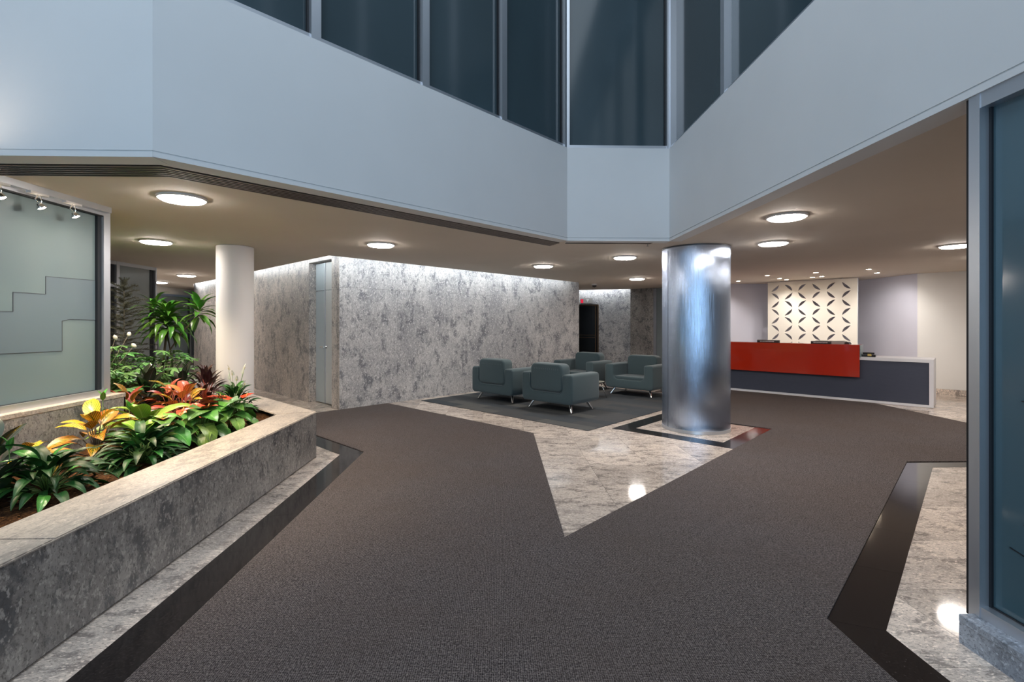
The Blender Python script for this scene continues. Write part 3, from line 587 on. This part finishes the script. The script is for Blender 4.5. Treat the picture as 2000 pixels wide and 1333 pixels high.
for y0, y1 in ((-1.5, .4), (.4, 2.3), (2.3, 5.53)):
    top = [(-2.03, y1), (-2.03-LW, y1)] if y1 < 5 else [(-2.03, 5.53), (inner[0], inner[1])]
    link('cap_stone', fin(ledge([(-2.03-LW, y0+.001), (-2.03, y0+.001), (top[0][0], top[0][1]-.0), (top[1][0], top[1][1])])), 'granite_ledge', pt)
nrm = Vector((-S2, -S2))
a = e1; ia = Vector(inner)
for i in range(3):
    b = e1.lerp(e2, (i+1)/3); ib = b+nrm*LW
    if i == 2: pass
    link('cap_stone', fin(ledge([tuple(a+dl*.002), tuple(b), tuple(ib), tuple(ia+dl*.002)])), 'granite_ledge', pt); a, ia = b, ib
inn = bmesh.new(); seg(inn, (-2.03-LW+.03, -1.5), (-2.03-LW+.03, 5.38), .2, PH-.03, 0, .02); link('inner_lining', fin(PL(inn)), 'granite_planter', pt)
# soil
sb = bmesh.new(); SOIL = [(-2.38, -1.5), (-2.38, 5.42), (-6.6, 9.64-.0), (-6.6, 5.0), (-3.5, 4.7), (-3.5, -1.5)]
def soilz(x, y): return .415+.03*math.sin(x*3.1+1)*math.cos(y*2.7)+.012*math.sin(x*13)*math.sin(y*11)+(-.03 if x < -3.3 and y < 5 else 0)
gx = 60; gv = {}
for i in range(0, 72):
    for j in range(0, 160):
        x = -6.7+i*.06; y = -.2+j*.06
        if x < -3.62 and y < 4.75: continue
        if x+y > 3.12: continue
        gv[i, j] = sb.verts.new((x, y, soilz(x, y)+R.uniform(-.009, .009)))
for (i, j), v in gv.items():
    q = [gv.get(k_) for k_ in ((i, j), (i+1, j), (i+1, j+1), (i, j+1))]
    if all(q): sb.faces.new(q)
tag(link('soil', fin(PL(sb), True), 'potting_soil', pt), kind='stuff')
mb = bmesh.new()
for _ in range(3800):
    y = R.uniform(1.6, 8.5); x = R.uniform(-3.55, -2.42) if y < 4.8 else R.uniform(-5.2, -2.42)
    if x+y > 3.05: continue
    z = soilz(x, y)+R.uniform(.002, .012); s_ = R.uniform(.004, .011)
    M_ = Matrix.Translation((x, y, z)) @ Matrix.Rotation(R.uniform(0, 6), 4, 'Z') @ Matrix.Rotation(R.uniform(-.6, .6), 4, 'X')
    vs_ = [mb.verts.new(M_ @ Vector(p)) for p in ((-s_*1.6, 0, 0), (0, -s_*.6, .002), (s_*1.6, 0, 0), (0, s_*.6, .003))]; mb.faces.new(vs_)
tag(link('bark_mulch', fin(PL(mb)), 'mulch', pt), kind='stuff')

# ------------------------------------------------------------------ plants
def leafmesh(L, W, bend=1.0, rise=.5, fold=.25, n=8, wave=0., heart=0., m='leaf_dark', tip=1.3, cols=2, droopw=0.):
    bm = bmesh.new(); uvl = bm.loops.layers.uv.new('UVMap'); rows = []; p = Vector((0, 0, 0)); uvd = {}
    for i in range(n+1):
        t = i/n; ang = rise-bend*t
        if i: p = p+Vector((math.cos(ang), 0, math.sin(ang)))*(L/n)
        if heart: wv = W*.5*(min(1, (t+.0)/.12)**.5)*max(0, 1-t)**.75*1.35+(.0 if i else 0)
        else: wv = W*.5*math.sin(PI*min(1, max(0, t))**(1/tip))**.85 if 0 < t < 1 else 0
        wv = max(wv, W*.02); up = Vector((-math.sin(ang), 0, math.cos(ang))); row = []
        for k in range(-cols, cols+1):
            s = k/cols; back = Vector((-heart*W*abs(s)**2*.4 if i < 3 else 0, 0, 0))
            v = bm.verts.new(p+Vector((0, s*wv, 0))+up*(abs(s)*fold*wv-abs(s)**2*droopw*wv + wave*math.sin(t*17+s*2)*abs(s)*W)+back); row.append(v); uvd[v] = (t, .5+s*.5)
        rows.append(row)
    for a, b in zip(rows, rows[1:]):
        for k in range(len(a)-1):
            f = bm.faces.new((a[k], b[k], b[k+1], a[k+1]))
            for lp in f.loops: lp[uvl].uv = uvd[lp.vert]
    me = fin(bm, True); me.materials.append(MAT[m]); return me
def plant(name, x, y, label, z=None, group=None, cat='plant'):
    return empty(name, (x, y, soilz(x, y)-.01 if z is None else z), R.uniform(0, 6), label, cat, group)
def stems(t, pts_list, r, m, r2=None, n=5, name='stem'):
    bm = bmesh.new()
    for p in pts_list: tube(bm, p, r, n, r2)
    return link(name, fin(bm, True), m, t)
def put(t, me, loc, az, el=0, roll=0, s=1, name='leaf'):
    o = link(name, me, None, t, loc); o.rotation_euler = (Matrix.Rotation(az, 3, 'Z') @ Matrix.Rotation(-el, 3, 'Y') @ Matrix.Rotation(roll, 3, 'X')).to_euler(); o.scale = (s, s, s); return o
def rosette(name, x, y, label, meshes, n, hmin, hmax, spread, elr=(.1, 1.0), sc_=(.8, 1.15), m='stem_green', rs=.004, group=None, z=None, cat='plant', inner_up=True):
    """leaves on thin stalks from one crown"""
    t = plant(name, x, y, label, z, group, cat); st_ = []
    for i in range(n):
        az = i*2.39996+R.uniform(-.3, .3); f = (i+.5)/n; h = hmax-(hmax-hmin)*f+R.uniform(-.02, .02); rad = spread*(.15+.85*f)*R.uniform(.7, 1.1)
        p1 = Vector((math.cos(az)*rad, math.sin(az)*rad, h)); st_.append([(0, 0, 0), (p1.x*.45, p1.y*.45, h*.62), tuple(p1)])
        el = elr[1]-(elr[1]-elr[0])*f+R.uniform(-.15, .15); put(t, R.choice(meshes), p1, az+R.uniform(-.35, .35), el, R.uniform(-.35, .35), R.uniform(*sc_))
    stems(t, st_, rs, m); return t
LY = [leafmesh(.25, .105, 1.0, .35, .35, 10, .02, m='leaf_croton_yellow'), leafmesh(.21, .095, .8, .3, .3, 10, .02, m='leaf_croton_yellow')]
LR = [leafmesh(.24, .095, 1.0, .3, .35, 10, .02, m='leaf_croton_red'), leafmesh(.20, .085, .7, .3, .3, 10, .02, m='leaf_croton_red')]
LD = [leafmesh(.22, .09, .9, .3, .35, 8, .02, m='leaf_croton_dark')]
LP_ = [leafmesh(.26, .064, 1.7, .75, .35, 10, .02, m='leaf_dark'), leafmesh(.22, .060, 1.4, .6, .35, 10, .02, m='leaf_dark'), leafmesh(.19, .062, 1.2, .45, .3, 9, .02, m='leaf_dark'), leafmesh(.20, .065, 1.2, .5, .3, 9, .015, m='leaf_green')]
LG = [leafmesh(.21, .17, .9, .25, .2, 8, .012, 1., m='leaf_green'), leafmesh(.16, .13, .7, .2, .25, 8, .012, 1., m='leaf_green'), leafmesh(.19, .14, 1.1, .3, .2, 8, .012, 1., m='leaf_fresh')]
LL = [leafmesh(.32, .13, 1.1, .4, .28, 9, .02, m='leaf_lime'), leafmesh(.26, .115, .9, .35, .25, 9, .02, m='leaf_lime')]
LRB = [leafmesh(.26, .13, .5, .25, .2, 8, m='leaf_rubber', tip=1.0), leafmesh(.21, .11, .4, .2, .2, 8, m='leaf_rubber', tip=1.0)]
LPU = [leafmesh(.22, .07, .8, .4, .3, 7, m='leaf_purple')]
RS = [leafmesh(.11, .10, .5, .2, .25, 6, .0, 1., m='spathe_red')]; WS = [leafmesh(.12, .07, .4, .2, .5, 6, 0, .6, m='spathe_white')]
DR = [leafmesh(.46, .085, 1.9, .55, .3, 12, .015, m='leaf_dracaena'), leafmesh(.40, .08, 1.5, .4, .3, 11, .015, m='leaf_dracaena'), leafmesh(.32, .08, 1.0, .3, .3, 9, .015, m='leaf_dracaena')]
def palmate(L, lobes=7, m='leaf_fatsia'):
    bm = bmesh.new(); uvl = bm.loops.layers.uv.new('UVMap'); c = bm.verts.new((0, 0, 0)); ring_ = []
    N_ = lobes*4
    for k in range(N_+1):
        a = -2.5+5.0*k/N_; ph = k % 4; r = L*(.38 if ph == 0 else .78 if ph in (1, 3) else 1.0)*(1-.22*abs(a)/2.5); ring_.append(bm.verts.new((r*math.cos(a), r*math.sin(a), -.28*r*(1 if ph == 2 else .6))))
    for a, b in zip(ring_, ring_[1:]):
        f = bm.faces.new((c, a, b))
        for lp, u in zip(f.loops, ((0, .5), (1, .5), (1, .3))): lp[uvl].uv = u
    me = fin(bm, True); me.materials.append(MAT[m]); return me
FA = [palmate(.17), palmate(.13)]
def flower(t, loc, az, spathe, s=1, el=.6):
    put(t, R.choice(spathe), loc, az, el, 0, s, 'spathe'); bm = bmesh.new(); d = Vector((math.cos(az)*.4, math.sin(az)*.4, .9))
    tube(bm, [Vector(loc), Vector(loc)+d*.045*s], .005*s, 6, .003); link('spadix', fin(bm, True), 'spadix', t)
# crotons
rosette('croton', -3.17, 3.95, 'croton with bright yellow leaves in front of the frosted window plinth', LY, 22, .10, .33, .17, (-.3, .7), (.8, 1.1), 'stem_brown', .004)
rosette('croton', -3.30, 3.52, 'low croton with orange leaves between the rubber plant and the yellow croton', LY, 9, .08, .20, .12, (.0, .6), (.65, .95), 'stem_brown', .004)
rosette('croton', -3.35, 5.32, 'croton with red and orange leaves, the biggest red one mid bed', LR+LR+LY[1:], 26, .10, .34, .22, (-.1, .8), (.8, 1.2), 'stem_red', .004)
rosette('croton', -3.80, 5.12, 'dark croton with yellow veins beside the plinth corner', LD+LR[1:], 20, .08, .34, .16, (.0, 1.0), (.8, 1.1), 'stem_brown', .004)
rosette('croton', -3.82, 5.80, 'small orange croton behind the dark one at the back', LR+LD, 16, .10, .36, .16, (.0, .9), (.75, 1.05), 'stem_red', .004)
rosette('croton', -3.02, 4.70, 'pale pink and orange croton partly under the lime leaves', LR+LY, 10, .06, .20, .16, (.0, .6), (.7, 1.0), 'stem_red', .004)
# peace lilies / dark evergreen clumps
for x, y, n_, lb in ((-2.70, 3.80, 120, 'dark green arching clump at the planter edge, middle of the bed'), (-2.84, 3.16, 90, 'dark green arching clump nearest the camera at the planter edge')):
    rosette('peace_lily', x, y, lb, LP_[:3]*3+LP_[3:], n_, .03, .19, .21, (-.35, .75), (.7, 1.1), 'stem_green', .003)
pl_ = rosette('peace_lily', -3.05, 5.75, 'peace lily with white flowers in front of the white column', LP_[1:], 80, .04, .28, .2, (-.2, 1.0), (.6, .95), 'stem_green', .003)
for k in range(8):
    a = k*2.4; r = .06+.05*(k % 3); p = (math.cos(a)*r, math.sin(a)*r, .36+.06*((k*5) % 4)); stems(pl_, [[(0, 0, .1), p]], .002, 'stem_green', name='flower_stalk'); flower(pl_, p, a, WS, .55, 1.3)
# lime aglaonema
rosette('aglaonema', -3.12, 4.42, 'lime green broad leaved plant beside the plinth corner', LL, 19, .08, .28, .18, (-.1, .8), (.8, 1.15), 'stem_green', .004)
rosette('aglaonema', -2.95, 4.12, 'small lime green plant between the yellow croton and the dark clump', LL, 9, .06, .22, .12, (.0, .7), (.65, .9), 'stem_green', .004)
# anthuriums
for x, y, n_, lb, fl in ((-2.74, 4.60, 24, 'green heart leaved anthurium with a bunch of stalks at the planter edge', 3), (-2.70, 5.02, 24, 'tall anthurium with red flowers nearest the ledge corner', 5), (-2.88, 4.28, 18, 'low anthurium with an orange red flower between the lime plant and the ledge', 3)):
    t = rosette('anthurium', x, y, lb, LG, n_, .08, .33, .22, (-.9, .15), (.7, 1.05), 'stem_green', .0028)
    for k in range(fl): a = R.uniform(0, 6.3); r = R.uniform(.05, .16); p = (math.cos(a)*r, math.sin(a)*r, R.uniform(.24, .38)); stems(t, [[(0, 0, 0), p]], .002, 'stem_green', name='flower_stalk'); flower(t, p, a, RS, 1, .3)
# young green shoots
for x, y, h, lb in ((-3.28, 4.15, .46, 'single green shoot rising above the yellow croton'), (-3.12, 4.25, .38, 'single green shoot right of the yellow croton'), (-2.98, 3.08, .33, 'single green shoot in the nearest dark clump')):
    t = plant('young_shoot', x, y, lb); stems(t, [[(0, 0, 0), (.01, .01, h)]], .0025, 'stem_green')
    for k in range(3): put(t, leafmesh(.09, .04, .5, 1.1, .4, 5, m='leaf_green'), (.01, .01, h-.01*k), k*2.1, .3)
# rubber plants
def rubber(x, y, h, n_, lb, lm=LRB, sc_=1., elr=(-.1, 1.0)):
    t = plant('rubber_plant', x, y, lb); stems(t, [[(0, 0, 0), (.01, 0, h*.5), (0, .01, h)]], .007, 'stem_brown')
    for k in range(n_):
        f = k/n_; az = k*2.39996; put(t, R.choice(lm), (math.cos(az)*.02, math.sin(az)*.02, h*(.15+.85*f)), az, elr[0]+(elr[1]-elr[0])*f, R.uniform(-.3, .3), sc_*R.uniform(.85, 1.15))
    return t
rubber(-3.16, 3.16, .34, 14, 'dark rubber plant cut by the left edge, the taller one'); rubber(-2.98, 2.98, .16, 10, 'low dark rubber plant cut by the left edge, the nearest one', sc_=.85)
rubber(-4.22, 6.00, .44, 15, 'rubber plant with upright dark oval leaves behind the red croton', elr=(.3, 1.4)); rubber(-4.02, 6.35, .46, 14, 'rubber plant with one tall folded leaf right of the other oval leaved one', elr=(.3, 1.4))
rosette('cordyline', -3.82, 6.50, 'dark purple leaved clump left of the white column', LPU, 46, .08, .38, .2, (.0, 1.3), (.8, 1.1), 'stem_red', .003)
# fatsia shrubs
def fatsia(x, y, h, n_, lb, sp=.3):
    t = plant('fatsia_shrub', x, y, lb); st_ = []
    for k in range(n_):
        az = k*2.39996; r = sp*math.sqrt((k+.5)/n_); z = h*(1-.6*(k/n_))+R.uniform(-.05, .05); p = Vector((math.cos(az)*r, math.sin(az)*r, z)); st_.append([(0, 0, 0), (p.x*.4, p.y*.4, z*.7), tuple(p)])
        put(t, R.choice(FA), p, az, R.uniform(-.1, .3), R.uniform(-.3, .3), R.uniform(.75, 1.1))
    stems(t, st_, .004, 'stem_green')
fatsia(-4.85, 6.35, .78, 50, 'tall green lobed leaf shrub beside the window frame at the back left', .42); fatsia(-4.60, 6.95, .72, 44, 'green lobed leaf shrub around the foot of the dracaena', .40); fatsia(-4.55, 5.72, .58, 40, 'low lobed leaf shrub just behind the plinth corner', .36); fatsia(-4.35, 6.5, .50, 22, 'small lobed leaf shrub behind the cordyline', .28)
# dracaena
t = plant('dracaena_tree', -4.78, 7.15, 'tall dracaena with a drooping green crown left of the white column'); t.rotation_euler = (0, 0, 0)
stems(t, [[(0, 0, 0), (-.03, 0, .5), (.03, 0, 1.02)]], .018, 'stem_brown', .014, 8, 'trunk'); stems(t, [[(.05, 0, 0), (.01, 0, .45), (.06, 0, .72), (.28, -.02, 1.02), (.50, -.03, 1.24)]], .012, 'stem_brown', .009, 8, 'trunk'); stems(t, [[(.08, .05, 0), (.07, .05, .6), (.0, .03, 1.05)]], .012, 'stem_brown', .01, 8, 'trunk')
for k in range(80):
    f = k/80; az = k*2.39996; put(t, R.choice(DR), (.03+math.cos(az)*.02, math.sin(az)*.02, .98+.34*f), az, -.25+1.25*f, R.uniform(-.3, .3), R.uniform(.9, 1.15)*(1-.25*f))
for k in range(14): az = k*2.39996; put(t, R.choice(DR), (-.14+math.cos(az)*.02, math.sin(az)*.02, 1.14+.02*k), az, .0+.08*k, 0, R.uniform(.7, .9))
for k in range(26): f = k/26; az = k*2.39996; put(t, DR[2], (.50+math.cos(az)*.015, -.03+math.sin(az)*.015, 1.20+.18*f), az, -.7+1.9*f, R.uniform(-.3, .3), R.uniform(.8, 1.05))
# thin pine
t = plant('thin_pine', -5.50, 7.35, 'tall thin pale pine with sparse feathery branches in front of the window'); t.rotation_euler = (0, 0, .4)
stems(t, [[(0, 0, 0), (0, 0, 1.68)]], .014, 'twig_grey', .004, 6, 'trunk')
def branch(L, fine):
    bm = bmesh.new(); P = [(L*i/6, 0, .05*L*math.sin(i/6*PI)-.06*L*(i/6)**2) for i in range(7)]; tube(bm, P, .005, 4, .002)
    for i in range(2, 34):
        f = i/34; x = L*f; z = .05*L*math.sin(f*PI)-.06*L*f*f
        for s in (-1, 1):
            l = fine*(1.1-f)*R.uniform(.6, 1); tube(bm, [(x, 0, z), (x+l*.6, s*l*.8, z+R.uniform(-.03, .03))], .003, 3, .0012)
    me = fin(bm); me.materials.append(MAT['needle']); return me
BR = [branch(.46, .12), branch(.34, .10), branch(.22, .08)]
for k in range(60):
    f = k/60; z = .40+1.22*f; az = k*2.39996; put(t, BR[0] if f < .5 else BR[1] if f < .8 else BR[2], (0, 0, z), az, .0+.4*f, 0, R.uniform(.85, 1.1), 'branch')
for k in range(5): put(t, BR[2], (0, 0, 1.62), k*1.26, 1.2, 0, .7, 'branch')
# white blossoms
t = plant('flowering_shrub', -4.76, 6.02, 'thin shrub with pale oval blossoms in front of the pine'); t.rotation_euler = (0, 0, 0); sl = []
bl = fin(lathe([(0, -.036), (.016, -.024), (.024, 0), (.018, .026), (0, .042)], 10), True); bl.materials.append(MAT['blossom'])
for dx, dy, dz in ((-.20, -.05, .86), (-.02, 0, .96), (.13, .03, .90), (.24, .1, .94), (.02, -.02, .78), (.30, .1, .80), (-.03, -.05, .64), (.1, -.1, .62)):
    sl.append([(0, 0, 0), (dx*.3, dy*.3, dz*.6), (dx, dy, dz)]); o = link('blossom', bl, None, t, (dx, dy, dz)); o.rotation_euler = (R.uniform(-.9, .9), R.uniform(-.9, .9), 0); o.scale = (.95, .95, .95)
stems(t, sl, .003, 'twig_grey')
for k in range(12): az = k*2.4; put(t, LG[1], (math.cos(az)*.12, math.sin(az)*.12, .4+.02*k), az, .2, 0, .6)

# ================================================================== ARMCHAIRS
CW, CD, CH, AT, CB = 1.10, .80, .645, .20, .15
def rr(pts, r, n=5):
    """round the corners of polygon pts by radius list r"""
    out = []
    for i, p in enumerate(pts):
        p = Vector(p); a = (Vector(pts[i-1])-p); b = (Vector(pts[(i+1) % len(pts)])-p); rad = r[i]
        if rad == 0: out.append(tuple(p)); continue
        a.normalize(); b.normalize(); half = a.angle(b)/2; d = rad/math.tan(half); p0 = p+a*d; p1 = p+b*d
        c = p+(a+b).normalized()*(rad/math.sin(half)); a0 = math.atan2((p0-c).y, (p0-c).x); a1 = math.atan2((p1-c).y, (p1-c).x)
        da = (a1-a0+PI) % (2*PI)-PI
        for k in range(n+1): q = a0+da*k/n; out.append((c.x+rad*math.cos(q), c.y+rad*math.sin(q)))
    return out
XZ = Matrix(((1,0,0,0),(0,0,-1,0),(0,1,0,0),(0,0,0,1)))      # x,y,z -> x,-z,y : extrude along y
def extr(poly, y0, y1, bev=.02):
    bm = prism(poly, -y1, -y0); es = [e for e in bm.edges if len(e.link_faces) == 2 and all(abs(v.co.z+y1) < 1e-6 for v in e.verts) and e.calc_face_angle(0) > 1.2] + [e for e in bm.edges if len(e.link_faces) == 2 and all(abs(v.co.z+y0) < 1e-6 for v in e.verts) and e.calc_face_angle(0) > 1.2]
    if bev: bmesh.ops.bevel(bm, geom=es, offset=bev, segments=3, affect='EDGES', profile=.5)
    bmesh.ops.transform(bm, matrix=XZ, verts=bm.verts); return bm
def make_chair():
    """front faces -y, origin at the centre on the floor"""
    w = CW/2; iw = w-AT; sz = .335
    U = rr([(-w, CB), (w, CB), (w, CH), (iw, CH), (iw, sz), (-iw, sz), (-iw, CH), (-w, CH)], [.075, .075, .055, .035, .10, .10, .035, .055])
    t = empty('armchair', (0, 0, 0), 0)
    link('body', fin(extr(U, -CD/2, CD/2, .028), True, sharp=50), 'teal_upholstery', t)
    sc2 = rr([(-iw-.02, sz-.03), (iw+.02, sz-.03), (iw+.02, sz+.03), (-iw-.02, sz+.03)], [.02, .02, .028, .028])
    link('seat_cushion', fin(extr(rr([(-iw+.004, sz-.01), (iw-.004, sz-.01), (iw-.004, sz+.062), (-iw+.004, sz+.062)], [.05, .05, .02, .02]), -CD/2+.03, CD/2-.23, .02), True, sharp=50), 'teal_upholstery', t)
    bk = rr([(-iw+.006, sz+.008), (iw-.006, sz+.008), (iw-.006, CH+.165), (-iw+.006, CH+.165)], [.085, .085, .095, .095], 6)
    link('backrest', fin(extr(bk, CD/2-.24, CD/2+.004, .035), True, sharp=50), 'teal_upholstery', t)
    link('piping', fin(tube_loop([(x, CD/2+.0, z) for x, z in rr([(-iw-.012, CH-.02), (-iw-.012, sz-.012), (iw+.012, sz-.012), (iw+.012, CH-.02)], [0, .10, .10, 0], 6)], .007), True), 'teal_upholstery', t)
    # vertical pleats on the upper back
    pb_ = bmesh.new()
    for k in range(-6, 7): tube(pb_, [(k*.042, CD/2+.002, CH+.02), (k*.042, CD/2+.003, CH+.08), (k*.042, CD/2-.008, CH+.135)], .0045, 5, .002)
    link('pleats', fin(pb_, True), 'teal_upholstery', t)
    for sx_ in (-1, 1):
        for sy_ in (-1, 1):
            bm = bmesh.new(); a = Vector((sx_*(w-.16), sy_*(CD/2-.17), CB+.01)); b = Vector((sx_*(w-.085), sy_*(CD/2-.10), .006)); tube(bm, [a, b], .023, 10, .017)
            lg = link('leg', fin(bm, True, sharp=50), 'chrome', t); fb = bmesh.new(); tube(fb, [b, b-Vector((0, 0, .005))], .018, 10); link('foot', fin(fb), 'dark_rubber', lg)
    return t
def tube_loop(pts, r): return tube(bmesh.new(), pts, r, 6)
def copy_tree(o, parent=None):
    c = o.copy(); COL.objects.link(c); c.parent = parent
    for ch in [x for x in o.children]: copy_tree(ch, c)
    return c
proto = make_chair()
CH_ = [((.15, 9.60), 135, 'teal grey armchair seen from behind, nearest the granite wall'), ((1.09, 8.56), 135, 'teal grey armchair seen from behind, nearest the camera'),
       ((1.95, 11.22), -45, 'teal grey armchair facing the camera, farthest, in front of the dark door'), ((2.93, 10.19), -45, 'teal grey armchair facing the camera, half hidden by the steel column')]
for i, ((x, y), rz, lb) in enumerate(CH_):
    o = proto if i == 0 else copy_tree(proto); o.location = (x, y, .009); o.rotation_euler = (0, 0, math.radians(rz)); tag(o, lb, 'chair', 'armchairs on the rug')
# low table
tb_ = empty('coffee_table', (1.56, 9.90, .009), math.radians(-45), 'low table with thin metal legs between the four armchairs', 'table')
link('table_top', fin(B(-.52, -.28, .315, .52, .28, .335, None, .004)), 'table_top', tb_); link('apron', fin(B(-.46, -.23, .285, .46, .23, .314)), 'dark_rubber', tb_)
for sx_ in (-1, 1):
    for sy_ in (-1, 1): bm = bmesh.new(); tube(bm, [(sx_*.46, sy_*.24, .31), (sx_*.56, sy_*.30, .001)], .009, 8, .007); link('leg', fin(bm, True), 'chrome', tb_)

# ================================================================== RECEPTION DESK
DK = Vector(UV2(16.05, .73)); DL = Vector(UV2(16.05, 7.3)); LDk = (DK-DL).length
dk = empty('reception_desk', (DL.x, DL.y, 0), -PI/4, 'long navy reception desk in a white frame with a red front panel', 'desk')
# local x runs from left to right end, y away from the visitor
link('front_panel', fin(B(0, .0, .05, LDk-.06, .03, .80)), 'navy_laminate', dk)
link('plinth', fin(B(0, -.012, .009, LDk, .04, .05)), 'white_laminate', dk); link('worktop', fin(B(0, -.015, .80, LDk, .72, .86, None, .002, 1)), 'white_laminate', dk)
link('end_panel', fin(B(LDk-.06, -.015, .009, LDk, .72, .80)), 'white_laminate', dk); link('end_panel', fin(B(0, .03, .009, .06, .72, .80)), 'white_laminate', dk)
rx = (Vector((6.91, 9.14))-DL).length
link('red_front', fin(B(.35, -.10, .475, rx, -.06, 1.09, None, .003, 1)), 'red_lacquer', dk)
link('transaction_top', fin(B(.35, -.06, 1.062, rx, .28, 1.088, None, .003, 1)), 'red_edge', dk)
link('red_riser', fin(B(.35, .24, .86, rx-.02, .27, 1.062)), 'red_lacquer', dk)
link('end_glass', fin(B(rx+.003, -.095, .86, rx+.012, .25, 1.085)), 'frosted_glass', dk)
for k in range(4): link('bracket', fin(B(.8+k*.9, -.06, .6, .83+k*.9, .0, .8)), 'aluminium_dark', dk)
def on_desk(px_t): return DL+Vector((S2, -S2))*px_t
def dpos(t_, dy): v = on_desk(t_)+Vector((S2, S2))*dy; return v
def tpx(px):
    a = math.atan((px-1000)/955)+math.radians(1.62); Y = 16.05/(1+math.tan(a)); X = 16.05-Y; return (Vector((X, Y))-DL).length
t0, t1 = tpx(1478), tpx(1521)
def sign_box(ta, tb2, label, h=.055):
    c = dpos((ta+tb2)/2, .04); t = empty('desk_sign', (c.x, c.y, 1.088), -PI/4, label, 'sign'); w_ = (tb2-ta)/2
    link('holder', fin(B(-w_, -.02, 0, w_, .05, h, None, .003)), 'black_plastic', t); link('top_strip', fin(B(-w_+.004, -.022, h-.012, w_-.004, -.0195, h-.006)), 'grey_plastic', t)
    r_ = random.Random(int(ta*100)); lm = bmesh.new(); x = -w_*.72
    while x < w_*.55: l = r_.uniform(.012, .03); box(lm, x, -.0225, h*.35, x+l, -.0198, h*.58); x += l+.006
    link('lettering', fin(lm), 'print_white', t); return t
sign_box(t0, t1, 'flat black desk sign with a white line of lettering, left one on the red counter'); sign_box(tpx(1583), tpx(1622), 'flat black desk sign with white lettering in front of the printer, right one')
c = dpos(tpx(1612), .40); pr = empty('desk_printer', (c.x, c.y, .86), -PI/4, 'grey and black rounded machine behind the right desk sign', 'printer')
link('body', fin(extr(rr([(-.30, 0), (.30, 0), (.30, .29), (-.30, .27)], [.02, .02, .06, .05]), -.11, .13, .02), True, sharp=50), 'grey_plastic', pr); link('lid', fin(B(-.24, -.10, .262, .20, .12, .282, None, .006)), 'black_plastic', pr); link('roller', fin(tube(bmesh.new(), [(.305, -.11, .22), (.305, .12, .22)], .05, 18), True, sharp=50), 'black_plastic', pr)
c = dpos(tpx(1681)+.12, .10); ph = empty('desk_stapler', (c.x, c.y, .86), -PI/4, 'small black gadget on the white worktop beside the red panel', 'office tool')
link('base', fin(B(-.11, -.04, 0, .10, .05, .045, None, .006)), 'black_plastic', ph); link('top', fin(B(-.10, -.03, .05, .08, .04, .085, None, .01)), 'black_plastic', ph); link('label_plate', fin(B(-.02, -.043, .02, .04, -.04, .06)), 'spadix', ph)

# ================================================================== CUT-OUT FEATURE PANEL
PA = Vector((7.02, 12.53)); PB = Vector((8.38, 11.17)); LPn = (PB-PA).length
fp = empty('feature_panel', (PA.x, PA.y, 0), -PI/4, 'tall cream panel with rows of cut-out leaf shapes behind the desk', 'wall panel')
cu_ = bpy.data.curves.new('panel_curve', 'CURVE'); cu_.dimensions = '2D'; cu_.fill_mode = 'BOTH'; cu_.extrude = .02
def spl(pts):
    s = cu_.splines.new('POLY'); s.points.add(len(pts)-1)
    for p, (x, y) in zip(s.points, pts): p.co = (x, y, 0, 1)
    s.use_cyclic_u = True
spl([(0, .02), (LPn, .02), (LPn, CZ-.02), (0, CZ-.02)])
def lens(cx, cz, sgn, side=1):
    hx, hz, wd = .087, .083, .030; pts = []; top = []; bot = []
    ux, uz = hx, hz*sgn; L = math.hypot(ux, uz); nx_, nz_ = -uz/L, ux/L
    for k in range(11):
        s = -1+2*k/10; b_ = wd*(1-s*s)
        # axis itself curved so that neighbours join as waves
        ax = .018*(1-s*s)*(1 if sgn > 0 else -1)*side
        top.append((cx+ux*s+nx_*(b_+ax), cz+uz*s+nz_*(b_+ax))); bot.append((cx+ux*s+nx_*(-b_+ax), cz+uz*s+nz_*(-b_+ax)))
    return top+bot[::-1][1:-1]
for ci in range(6):
    cx = .175+ci*.306
    for ri in range(12):
        sgn = 1 if (ci+ri) % 2 == 0 else -1; spl(lens(cx, 2.40-ri*.206, sgn, -1 if ci < 2 else 1))
tmp = bpy.data.objects.new('panel_tmp', cu_); COL.objects.link(tmp); bpy.context.view_layer.update()
me = bpy.data.meshes.new_from_object(tmp.evaluated_get(bpy.context.evaluated_depsgraph_get())); bpy.data.objects.remove(tmp)
me.materials.clear(); o = link('panel_board', me, 'cream_panel', fp); o.rotation_euler = (PI/2, 0, 0)
link('side_edge', fin(B(LPn-.0, -.022, .02, LPn+.012, .022, CZ-.02)), 'aluminium', fp)
for x in (.3, LPn-.3): link('standoff', fin(tube(bmesh.new(), [(x, .0, CZ-.022), (x, .0, CZ)], .012, 8)), 'aluminium', fp)
